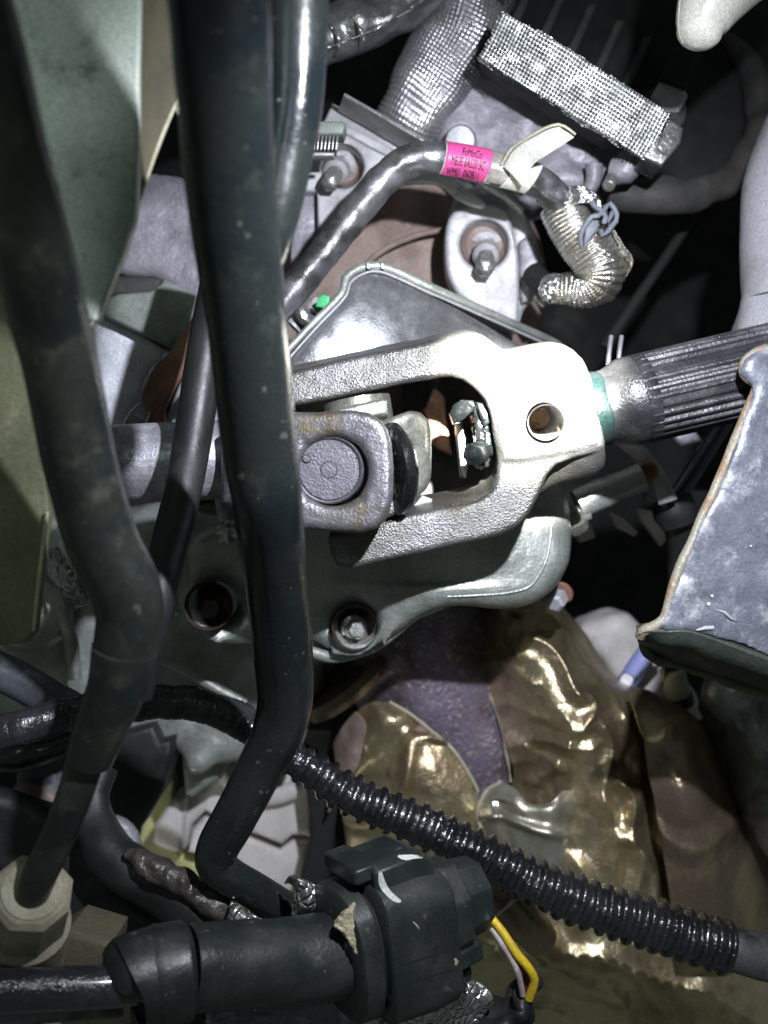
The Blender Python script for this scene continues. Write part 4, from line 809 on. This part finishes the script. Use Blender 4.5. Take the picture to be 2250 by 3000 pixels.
# ================================================================ right foreground
t = thing('steering_bracket', 'blue grey painted steel bracket with a rusting rolled edge at the right', 'bracket', (2100, 1600, .1))
edge = [(2250, 1020), (2216, 1034), (2186, 1060), (2181, 1092), (2200, 1115), (2218, 1122), (2215, 1146), (2189, 1209), (2151, 1307), (2097, 1432), (2064, 1502), (2021, 1605), (1983, 1687), (1960, 1768), (1940, 1815), (1928, 1836)]
slab('face', [(2600, 900), (2400, 960)] + edge + [(1950, 1850), (2016, 1846), (2097, 1871), (2250, 1931), (2600, 2060)], .12, .035, M['bracket_paint'], t, bev=.012, seg=4, vox=.011, smooth=2, disp=((.05, .35), (.012, .09)))
tube('rolled_edge', [(x - 2, y, .10, 15) for x, y in edge[:14]] + [(1945, 1812, .10, 16), (1915, 1838, .10, 18), (1885, 1850, .09, 18), (1876, 1868, .08, 15)], M['bracket_edge'], t, seg=16, n=6, ds=.01, wob=.004, wsc=12)
sheet('folded_flange', [[(1872, 1862, .10), (1900, 1852, .115), (1952, 1852, .12), (2016, 1850, .12), (2097, 1876, .12), (2250, 1934, .12), (2600, 2064, .12)],
    [(1868, 1880, .04), (1900, 1885, .06), (1955, 1895, .08), (2020, 1905, .08), (2100, 1935, .08), (2250, 1985, .08), (2600, 2110, .08)],
    [(1893, 1904, -.06), (1915, 1924, -.06), (1975, 1945, -.06), (2043, 1968, -.06), (2110, 1990, -.06), (2250, 2038, -.06), (2600, 2160, -.06)]], M['dark_fold'], t, solid=.03, wr=lambda u, v, co: .008 * noise.noise(co * 14))
tube('lower_edge', [(1880, 1885, .0, 12), (1912, 1926, -.03, 13), (1975, 1948, -.05, 12), (2043, 1968, -.05, 11), (2150, 2004, -.05, 11), (2250, 2038, -.05, 11), (2400, 2092, -.05, 11)], M['olive_plate'], t, seg=12, wob=.01, wsc=20)
for x, y, r in ((2086, 1746, 5), (2076, 1770, 6), (2200, 1600, 4)):
    lathe('paint_chip', P(x, y, .118), P(x, y, .2), [(0, r/1000), (.006, r/1000*.8), (.008, .0005)], M['label_white'], t, seg=10, rf=lambda q, th: 1 + .2 * math.sin(th * 3))
tube('weld_scar', [(2095, 1785, .1175, 2), (2115, 1790, .1185, 3), (2140, 1812, .1185, 3), (2165, 1822, .1175, 2)], M['scuff'], t, seg=8, wob=.01, wsc=60)
tube('weld_scar', [(2040, 1846, .1175, 2), (2065, 1842, .1185, 3), (2090, 1841, .1175, 2)], M['scuff'], t, seg=8, wob=.01, wsc=60)

def rounded_end(pts, n=6):
    """append a hemispherical end to a tube path"""
    (x0, y0, z0, r0), (x1, y1, z1, r1) = pts[-2], pts[-1]
    L = math.hypot(x1-x0, y1-y0); dx, dy = (x1-x0)/L, (y1-y0)/L
    out = list(pts)
    for i in range(1, n + 1):
        a = math.pi / 2 * i / n; out.append((x1 + dx * r1 * math.sin(a) * .8, y1 + dy * r1 * math.sin(a) * .8, z1, max(1.5, r1 * math.cos(a))))
    return out
t = thing('reservoir_spout', 'milky white rounded plastic spout hanging in at the top right', 'spout', (2060, 60, .1))
tube('spout', rounded_end([(2190, -190, .1, 170), (2130, -90, .1, 140), (2085, 0, .1, 104), (2058, 60, .1, 82), (2050, 88, .1, 68)]), M['white_plastic'], t, seg=48, n=6, ds=.008, wob=.01, wsc=7, sharp=180)
tube('mould_seam', [(2000, -60, .175, 3), (1990, 20, .17, 3), (1988, 90, .145, 3), (2000, 125, .12, 3)], M['edge_cream'], t, seg=8)
t = thing('grey_coolant_hose', 'thick grey hose bulging into the frame above the splined shaft', 'hose', (2290, 680, -.3))
tube('upper_hose', [(2480, 250, -.30, 150), (2380, 400, -.30, 142), (2310, 540, -.30, 128), (2286, 680, -.30, 114), (2288, 790, -.30, 114), (2296, 862, -.30, 116)], M['grey_plastic'], t, seg=48, wob=.01, wsc=6)
tube('lower_hose', [(2292, 840, -.31, 108), (2278, 920, -.33, 120), (2266, 1000, -.36, 124), (2280, 1080, -.40, 124), (2300, 1180, -.45, 120)], M['grey_plastic'], t, seg=48, wob=.02, wsc=9)

# ================================================================ conduit, hoses, connector
t = thing('corrugated_conduit', 'glossy black corrugated conduit crossing the lower half of the picture', 'conduit', (1500, 2550, -.3))
CPt = Path([(830, 2212, -.30, 54), (884, 2240, -.30, 56), (1019, 2325, -.31, 62), (1140, 2378, -.32, 65), (1247, 2424, -.32, 67), (1424, 2512, -.32, 68), (1559, 2582, -.33, 70), (1728, 2650, -.34, 74), (1863, 2692, -.35, 78), (1989, 2734, -.36, 79), (2141, 2780, -.37, 78)], 10)
NR = 34; pit = CPt.L / NR
def corr(d, th):
    u = (d / pit) % 1.0
    g = math.exp(-(((u - .5) / .25) ** 4))
    return .80 + .20 * g + .006 * math.sin(th * 5 + int(d / pit) * 1.7)
tube('ribs', CPt, M['conduit_black'], t, seg=56, ds=pit / 14, rf=corr, wob=.008, wsc=14, sharp=180)
tube('taped_end', [(2120, 2774, -.37, 62), (2200, 2795, -.37, 64), (2300, 2815, -.37, 66), (2400, 2840, -.37, 66)], M['black_hose'], t, seg=40, wob=.01, wsc=9)
def lash(d, th): return 1 - .05 * math.exp(-(((d % .042) - .021) / .0025) ** 2)
single(tube('taped_harness', [(-80, 2165, -.02, 54), (60, 2130, -.06, 53), (160, 2104, -.12, 52), (280, 2076, -.2, 50), (410, 2061, -.25, 50), (520, 2056, -.27, 50), (620, 2075, -.28, 50), (700, 2112, -.30, 51), (780, 2165, -.32, 52), (860, 2230, -.33, 52)], M['tape_black'], seg=40, ds=.004, rf=lash, wob=.008, wsc=14), 'shiny black taped harness arching from the left edge into the corrugated conduit', 'harness')
t = thing('blue_grey_hose', 'dull blue grey hose entering from the left edge above the taped harness', 'hose', (100, 2010, -.35))
tube('hose', [(-80, 1935, -.36, 56), (20, 1975, -.36, 56), (120, 2030, -.36, 54), (220, 2085, -.36, 52), (300, 2140, -.38, 50)], M['bracket_paint'], t, seg=36)
tube('branch', [(-80, 2230, -.38, 46), (40, 2215, -.38, 44), (150, 2190, -.4, 40), (260, 2150, -.42, 36)], M['tape_black'], t, seg=28, wob=.01, wsc=12)
t = thing('grey_bracket_piece', 'blue grey plate with a rough pinkish rim behind the sleeve of the left pipe', 'bracket', (110, 2290, -.45))
slab('plate', [(60, 2240), (120, 2200), (200, 2180), (180, 2280), (155, 2345), (100, 2330), (45, 2300)], -.45, .08, M['bracket_paint'], t, bev=.02, sm=3)
slab('rim', [(28, 2322), (60, 2290), (110, 2310), (165, 2340), (150, 2376), (90, 2355), (30, 2336)], -.42, .05, M['rust_plate'], t, bev=.015, sm=3)
single(tube('small_elbow', [(322, 2412, -.6, 26), (350, 2420, -.6, 28), (380, 2450, -.6, 28), (392, 2500, -.6, 26)], M['casting_violet'], seg=20), 'small grey elbow beside the long black curved hose', 'elbow')

t = thing('lower_black_hose', 'long matt black hose curving from behind the left pipe to the connector', 'hose', (450, 2550, -.1))
tube('hose', [(300, 2240, -.25, 44), (262, 2330, -.22, 56), (272, 2420, -.18, 66), (335, 2510, -.12, 70), (430, 2580, -.08, 72), (540, 2655, -.05, 70), (640, 2725, -.05, 62), (720, 2780, -.08, 50)], M['black_rubber'], t, seg=40, wob=.02, wsc=8)
single(tube('crinkled_loom', [(372, 2500, -.04, 14), (410, 2518, -.02, 30), (480, 2560, 0, 38), (570, 2610, 0, 40), (640, 2655, 0, 44), (672, 2680, -.02, 36)], M['crinkled'], seg=36, ds=.006, wob=.012, wsc=30), 'short crinkled dark brown loom lying on the long black hose', 'loom')
t = thing('black_trim_panel', 'matt black textured panel filling the lower left behind the pale nut', 'panel', (200, 2550, -.2))
slab('panel', [(-100, 2300), (30, 2330), (140, 2372), (230, 2430), (300, 2560), (420, 2660), (560, 2740), (560, 2900), (-100, 2900)], -.18, .12, M['black_rubber'], t, bev=.04, seg=4, vox=.02, smooth=3, disp=((.05, .15),))
t = thing('beige_block', 'dusty beige brown block between the pale nut and the connector collar', 'block', (250, 2790, .2))
slab('block', [(150, 2760), (200, 2726), (326, 2764), (322, 2812), (300, 2840), (240, 2850), (140, 2840)], .22, .2, M['brown_shade_and_block'], t, bev=.02)
slab('foot', [(120, 2960), (360, 2970), (360, 3060), (110, 3060)], .25, .1, M['beige_dust'], t, bev=.02)

def connector():
    t = thing('sensor_connector', 'large matt black electrical connector with white paint marks at the bottom', 'connector', (1000, 2780, .1))
    tube('boot_collar', [(380, 2886, .445, 62), (383, 2880, .445, 118), (389, 2876, .44, 132), (398, 2871, .437, 136), (470, 2856, .41, 140), (538, 2845, .387, 138), (548, 2843, .384, 134), (554, 2842, .382, 122)], M['connector_plastic'], t, seg=56, n=3, ds=.003, wob=.004, wsc=9, sharp=45)
    tube('collar_groove', [(462, 2858, .412, 142), (470, 2856, .41, 143), (478, 2854, .407, 142)], M['connector_plastic'], t, seg=56, n=3, ds=.004)
    tube('barrel', [(545, 2838, .38, 122), (700, 2826, .31, 122), (850, 2816, .24, 122), (1010, 2795, .17, 120)], M['connector_plastic'], t, seg=56, ds=.02, wob=.004, wsc=8)
    for i, off in enumerate((92, 70)):
        zz = math.sqrt(max(0, 122**2 - off**2)) / 1000 * .9
        tube('rib', [(620, 2832 + off, .345 + zz - .01, 9), (780, 2820 + off, .275 + zz - .01, 9), (960, 2802 + off, .19 + zz - .01, 9)], M['connector_plastic'], t, seg=12)
    # flange: a thick rounded plate square to the axis
    c = P(1035, 2772, .17); ax = Vector((math.cos(math.radians(30)) * math.cos(math.radians(8)), math.cos(math.radians(30)) * math.sin(math.radians(8)), -math.sin(math.radians(30)))).normalized()
    up = Vector((0, 1, 0)); V = (up - ax * up.dot(ax)).normalized(); U = V.cross(ax)
    def loft(name, st, m, e=4, seg=48, sharp=40, bev=0):
        bm = bmesh.new(); rings = []
        for (d, hh, hw, ox, oy) in st:
            ring = []
            for j in range(seg):
                th = 2*math.pi*(j + .5)/seg; cs, sn = math.cos(th), math.sin(th)
                rr = (abs(cs)**e + abs(sn)**e) ** (-1/e)
                ring.append(bm.verts.new(c + ax * d + V * (hh * sn * rr + oy) + U * (hw * cs * rr + ox)))
            rings.append(ring)
        for p, q in zip(rings, rings[1:]):
            for j in range(seg): bm.faces.new((p[j], p[(j+1) % seg], q[(j+1) % seg], q[j]))
        bm.faces.new(rings[0][::-1]); bm.faces.new(rings[-1]); bmesh.ops.recalc_face_normals(bm, faces=bm.faces)
        me = bpy.data.meshes.new(name); bm.to_mesh(me); bm.free(); o = link(name, me, m, t, sharp=sharp)
        return mods(o, bevel=bev) if bev else o
    m = M['connector_plastic']
    loft('flange', [(-.055, .168, .15, 0, 0), (-.048, .180, .160, 0, 0), (.0, .182, .162, 0, 0), (.006, .176, .158, 0, 0)], m, e=2.8)
    loft('groove', [(.0, .160, .14, 0, 0), (.04, .160, .14, 0, 0)], M['void_black'], e=2.8)
    hd = loft('shell', [(.022, .182, .160, 0, 0), (.03, .192, .170, 0, 0), (.16, .198, .172, 0, -.005), (.24, .186, .165, 0, -.012), (.25, .176, .155, 0, -.012)], m, e=5, seg=64)
    loft('rear_housing', [(.20, .150, .125, 0, .01), (.33, .138, .115, 0, .01), (.335, .112, .10, 0, .02), (.42, .104, .09, 0, .02), (.425, .07, .06, 0, .02)], m, e=6, seg=8, sharp=15, bev=.004)
    loft('lower_housing', [(.20, .06, .11, 0, -.11), (.36, .055, .10, 0, -.10), (.37, .03, .06, 0, -.10)], m, e=6, seg=8, sharp=15, bev=.004)
    for i in range(4): loft('terminal_rib', [(.34, .004, .006, .075 - i*.03, -.04), (.345, .030, .008, .10 - i*.03, -.06), (.40, .030, .008, .10 - i*.03, -.06), (.405, .02, .004, .10 - i*.03, -.06)], m, e=8, seg=8, sharp=15)
    lb = loft('latch_block', [(.03, .045, .09, -.02, .20), (.04, .052, .10, -.02, .20), (.16, .052, .10, -.02, .205), (.22, .030, .09, -.02, .19)], m, e=8, seg=16, sharp=30, bev=.005)
    lr = loft('latch_bar', [(-.02, .022, .085, .0, .225), (-.01, .028, .095, 0, .225), (.05, .028, .095, 0, .228), (.055, .02, .09, 0, .228)], m, e=8, seg=16, sharp=30, bev=.005)
    loft('lower_tab', [(.10, .03, .08, .02, -.20), (.12, .036, .09, .02, -.205), (.30, .036, .09, .02, -.19), (.34, .02, .08, .02, -.17)], m, e=6, seg=16, sharp=30, bev=.004)
    for i in range(3):
        loft('side_rib', [(.06, .006, .004, .0, 0), (.07, .010, .006, .172, -.06 - .045*i), (.20, .010, .006, .174, -.06 - .045*i), (.21, .006, .004, .17, -.06 - .045*i)], m, e=4, seg=8)
    C.view_layer.update()
    decal('white_mark', (hd, lb, lr), [(1114, 2556, 5), (1120, 2588, 10), (1136, 2614, 9), (1158, 2634, 8), (1174, 2642, 4)], M['white_mark'], t)
    decal('white_mark', (hd, lb, lr), [(1166, 2508, 3), (1188, 2512, 8), (1212, 2510, 6), (1238, 2511, 3)], M['white_mark'], t)
    for pts in ([(1180, 2830, 2.2), (1240, 2808, 2.2), (1330, 2782, 2.2), (1400, 2762, 2)], [(1190, 2885, 2), (1260, 2862, 2), (1340, 2840, 2)], [(1300, 2660, 2), (1308, 2720, 2), (1306, 2790, 2)]):
        decal('seam', (hd, lb, lr), pts, M['void_black'], t, eps=.001)
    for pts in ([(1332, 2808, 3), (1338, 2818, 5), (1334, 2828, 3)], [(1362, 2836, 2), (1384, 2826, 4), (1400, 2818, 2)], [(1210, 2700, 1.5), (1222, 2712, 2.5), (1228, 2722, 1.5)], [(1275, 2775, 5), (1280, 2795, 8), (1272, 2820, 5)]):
        decal('dust_and_slot', (hd, lb, lr), pts, M['beige_dust'] if pts[0][0] != 1275 else M['void_black'], t, eps=.0015)  # pale ones are dust, the black one paints the dark of a slot
    slab('mud_patch', [(976, 2718), (996, 2690), (1018, 2672), (1036, 2656), (1040, 2690), (1052, 2730), (1062, 2768), (1069, 2800), (1060, 2812), (1048, 2798), (1038, 2806), (1030, 2778), (1010, 2745)], .315, .05, M['dried_mud'], t, bev=.01, vox=.006, smooth=1, disp=((.02, .02),))
    return t
connector()
tube_o = thing('connector_cable', 'thick glossy black cable entering the connector from the left edge', 'cable', (150, 2900, .5))
tube('cable', [(-150, 2912, .60, 66), (0, 2905, .56, 64), (150, 2898, .52, 62), (300, 2892, .48, 60), (400, 2884, .45, 58)], M['tape_black'], tube_o, seg=40)
tube('side_cable', [(-150, 2975, .50, 30), (100, 2968, .46, 30), (360, 2950, .42, 28)], M['black_hose'], tube_o, seg=28)
single(tube('yellow_wire', [(1440, 2690, -.16, 12), (1474, 2732, -.14, 12), (1512, 2791, -.12, 13), (1548, 2835, -.12, 13), (1565, 2866, -.13, 13), (1562, 2890, -.14, 13), (1550, 2925, -.16, 13)], M['yellow_wire'], seg=20), 'yellow wire bending from the connector into the taped harness', 'wire')
single(tube('pale_wire', [(1440, 2720, -.16, 8), (1465, 2757, -.14, 9), (1497, 2806, -.13, 9), (1520, 2858, -.13, 9), (1531, 2915, -.15, 9)], M['pinkish_wire'], seg=16), 'dirty pale pink wire beside the yellow wire', 'wire')
single(tube('brown_wire', [(1450, 2715, -.18, 8), (1490, 2775, -.17, 8), (1524, 2822, -.16, 8), (1545, 2868, -.16, 8), (1540, 2920, -.18, 8)], M['brown_wire'], seg=16), 'dark brown wire between the yellow and the pale wire', 'wire')
t = thing('wire_harness', 'black taped harness taking the yellow and pale wires at the bottom', 'harness', (1500, 2960, -.2))
tube('tape', [(1560, 2870, -.24, 8), (1545, 2900, -.19, 30), (1520, 2945, -.19, 44), (1480, 2990, -.2, 58), (1420, 3040, -.22, 70), (1380, 3100, -.25, 80)], M['black_rubber'], t, seg=36, ds=.006, wob=.05, wsc=14)
tube('tape_wrinkle', [(1505, 2900, -.14, 6), (1512, 2940, -.13, 7), (1535, 2970, -.14, 6)], M['black_rubber'], t, seg=10)
t = thing('braided_sleeve', 'frayed grey braided sleeve under the corrugated conduit beside the connector', 'sleeve', (1500, 2650, -.6))
tube('braid', [(1400, 2560, -.62, 60), (1470, 2620, -.62, 64), (1540, 2700, -.62, 60), (1590, 2760, -.64, 50)], M['brown_foil'], t, seg=48, ds=.01, rf=lambda d, th: 1 + .03 * math.sin(th * 44))
for i in range(14):
    x, y = 1440 + i * 9, 2700 - i * 9
    tube('strand', [(x - 20, y + 20, -.53, 2), (x + 6, y - 6, -.525, 2.4), (x + 40, y - 40, -.53, 2)], M['beige_casting'], t, seg=6, wob=.01, wsc=30)

def foil_scrap(label, rows, m='silver_foil', amp=.03, sc=12):
    o = sheet('foil_scrap', rows, M[m], None, nu=14, nv=14, solid=.006, sharp=30, wr=lambda u, v, co: amp * (noise.noise(co * sc) + .8 * crumple(co, sc * .7)))
    return single(o, label, 'foil', 'crumpled foil scraps round the connector')
foil_scrap('crumpled silver foil under the connector head at the bottom edge', [[(1110, 2960, -.16), (1200, 2915, -.14), (1290, 2885, -.13), (1390, 2870, -.16)], [(1110, 3010, -.12), (1210, 2975, -.1), (1320, 2950, -.1), (1445, 2925, -.15)], [(1110, 3080, -.16), (1200, 3080, -.14), (1300, 3060, -.14), (1390, 3010, -.2)]])
foil_scrap('pale foil scrap at the bottom edge under the connector flange', [[(940, 2990, -.02), (1000, 2940, 0), (1060, 2930, -.02)], [(940, 3030, 0), (1010, 2990, .03), (1110, 2985, 0)], [(940, 3080, -.02), (1030, 3080, 0), (1120, 3060, -.03)]], m='pale_foil')
foil_scrap('upright torn foil tab between the bent pipe end and the connector', [[(832, 2588, .05), (852, 2562, .09), (880, 2568, .08)], [(862, 2600, .10), (882, 2580, .13), (918, 2590, .12)], [(856, 2650, .10), (895, 2640, .13), (945, 2625, .11)], [(852, 2705, .06), (880, 2710, .09), (940, 2712, .07)]], amp=.015, sc=20)
foil_scrap('small foil corner under the bent end of the large pipe', [[(676, 2640, .06), (705, 2655, .08), (735, 2672, .06)], [(668, 2680, .08), (700, 2690, .10), (780, 2702, .08)], [(662, 2730, .06), (700, 2740, .08), (800, 2745, .06)]], amp=.015, sc=20)
single(slab('textile_wrap', [(720, 2960), (850, 2930), (1010, 2900), (1100, 2960), (1000, 3080), (600, 3080), (600, 2980)], .08, .12, M['bracket_paint'], bev=.03, vox=.012, smooth=1, disp=((.03, .02),)), 'dark sparkly textile wrap beneath the connector barrel', 'wrap')

# ================================================================ foreground pipes and plates
t = thing('pale_nut', 'large dusty beige nut receiving the end of the left black pipe', 'nut', (80, 2720, .4))
a = P(95, 2610, .57); b = P(40, 2860, .20)
lathe('hex', a, b, [(0, .085), (.012, .098), (.16, .100), (.18, .09)], M['beige_dust'], t, seg=8, sharp=20, phase=.3)
lathe('base', a + (b-a).normalized() * .16, b, [(0, .09), (.02, .11), (.3, .12)], M['beige_dust'], t, seg=28)
lathe('seat', a - (b-a).normalized()*.004, b, [(0, .07), (.003, .072), (.004, .05)], M['edge_cream'], t, seg=28)
t = thing('left_pipe', 'thick black pipe at the left, bending above a sleeve that ends in the pale nut', 'pipe', (190, 1158, .9))
PR = .076
def pz(x, y, z, r=PR): return (x, y, z, r * 1000 / k(z))
tube('bent_pipe', [pz(-190, -250, 1.42), pz(-105, 0, 1.32), pz(-25, 300, 1.22), pz(60, 600, 1.12), pz(150, 950, .98), pz(195, 1158, .92), pz(240, 1380, .86), pz(300, 1580, .80), pz(360, 1700, .77), pz(384, 1790, .75, .074), pz(372, 1880, .74, .070), pz(350, 1980, .72, .064)], M['dusty_pipe'], t, seg=56, ds=.02, wob=.004, wsc=7)
tube('sleeve', [pz(366, 1900, .74, .072), pz(345, 2005, .72, .066), pz(312, 2090, .70, .062), pz(284, 2160, .68, .058), pz(262, 2222, .66, .0535)], M['dusty_pipe'], t, seg=48, ds=.02)
tube('inner_pipe', [pz(275, 2180, .67, .042), pz(248, 2243, .65, .0415), pz(205, 2367, .63, .0415), pz(154, 2482, .60, .041), pz(108, 2581, .58, .042), pz(72, 2668, .55, .043)], M['dusty_pipe'], t, seg=40, ds=.02)
t = thing('right_pipe', 'large black pipe running down the middle and kinking back toward the connector', 'pipe', (760, 1300, .6))
tube('pipe', [pz(625, -330, 1.32, .089), pz(640, 0, 1.22, .089), pz(658, 286, 1.12, .087), pz(677, 573, 1.0, .087), pz(712, 858, .88, .086), pz(734, 1043, .80, .0855), pz(758, 1300, .68, .086), pz(784, 1472, .60, .083), pz(808, 1700, .40, .080), pz(828, 1900, .25, .081), pz(835, 2040, .16, .078), pz(815, 2140, .12, .073), pz(784, 2205, .10, .069), pz(732, 2310, .08, .066), pz(678, 2412, .06, .064), pz(640, 2480, .05, .062), pz(632, 2530, .04, .058), pz(670, 2566, .03, .054), pz(740, 2606, .0, .052), pz(820, 2655, -.05, .052), pz(900, 2700, -.1, .052)], M['black_pipe'], t, seg=56, ds=.015, n=10, wob=.002, wsc=9, sharp=180)
single(tube('rear_pipe', [(890, -260, .85, 96), (872, 0, .85, 92), (862, 286, .82, 86), (838, 450, .80, 80), (800, 640, .78, 74), (745, 800, .75, 70), (690, 940, .7, 66)], M['black_pipe'], seg=48, ds=.02), 'glossy black pipe slanting down behind the large middle pipe at the top', 'pipe')
single(tube('dark_strut', [(662, 720, -.02, 56), (628, 900, .04, 60), (598, 1060, .08, 60), (570, 1250, .12, 60), (540, 1420, .18, 59), (500, 1580, .26, 58), (462, 1740, .36, 56), (430, 1900, .42, 54), (400, 2040, .42, 50)], M['black_matte'], seg=40, ds=.02, sect=lambda th, d: .9 + .1 * abs(math.cos(th))), 'slim black tube slanting between the two thick black pipes', 'tube')
single(tube('chrome_fitting', [(150, 1610, -.35, 22), (180, 1680, -.35, 34), (215, 1730, -.37, 30), (240, 1770, -.4, 24)], M['silver_foil'], seg=28), 'small bright silver fitting glimpsed left of the left pipe bend', 'fitting')
t = thing('olive_side_plate', 'olive brown plate with a pale edge at the left behind the left pipe', 'plate', (50, 1500, .6))
slab('plate', [(-400, 500), (20, 500), (90, 1000), (142, 1500), (128, 1560), (112, 1700), (98, 1850), (70, 1885), (-400, 1915)], .60, .05, M['olive_plate'], t, bev=.006)
tube('pale_edge', [(138, 1500, .61, 6), (126, 1600, .61, 6), (110, 1740, .61, 6), (98, 1850, .61, 4)], M['edge_cream'], t, seg=8)  # cream colour stands for lamp light on the plate's right side
t = thing('green_side_plate', 'pale green painted plate with dark scuffs between the pipes at the top left', 'plate', (300, 400, .8))
sheet('panel', [[(-60, -200, .86), (120, -200, .86), (300, -200, .86), (412, -200, .86)], [(-40, 200, .84), (120, 200, .85), (280, 200, .85), (404, 200, .85)], [(60, 600, .80), (160, 600, .81), (290, 600, .82), (392, 600, .83)], [(105, 700, .78), (180, 700, .795), (290, 700, .805), (368, 700, .815)], [(140, 800, .76), (200, 800, .78), (270, 800, .79), (330, 800, .80)], [(200, 940, .72), (220, 940, .74), (250, 940, .76), (272, 936, .77)]], M['green_plate'], t, solid=.03, wr=lambda u, v, co: .006 * noise.noise(co * 6))
sheet('pipe_shadow_strip', [[(408, -200, .846), (460, -200, .76), (560, -200, .66), (620, -200, .58)], [(402, 200, .836), (440, 200, .75), (500, 200, .66), (550, 200, .6)], [(396, 480, .824), (412, 480, .78), (430, 480, .74), (452, 480, .71)], [(386, 610, .815), (390, 614, .80), (394, 620, .79), (398, 626, .78)]], M['brown_shade_and_block'], t, solid=.03)  # brown strip stands for the large pipe's shadow on the plate
tube('pale_edge', [(522, 288, .62, 9), (508, 318, .64, 7), (462, 430, .70, 6), (396, 620, .79, 6), (340, 780, .79, 6), (290, 900, .77, 6), (262, 960, .75, 6)], M['edge_cream'], t, seg=10, n=6)
slab('corner', [(516, 268), (528, 284), (530, 312), (514, 326), (504, 300)], .63, .03, M['edge_cream'], t, bev=.006)
pass #([(40, 232, 1.13, 10), (44, 235, 1.32, 34)]), M['olive_plate'], t, seg=16) if False else None
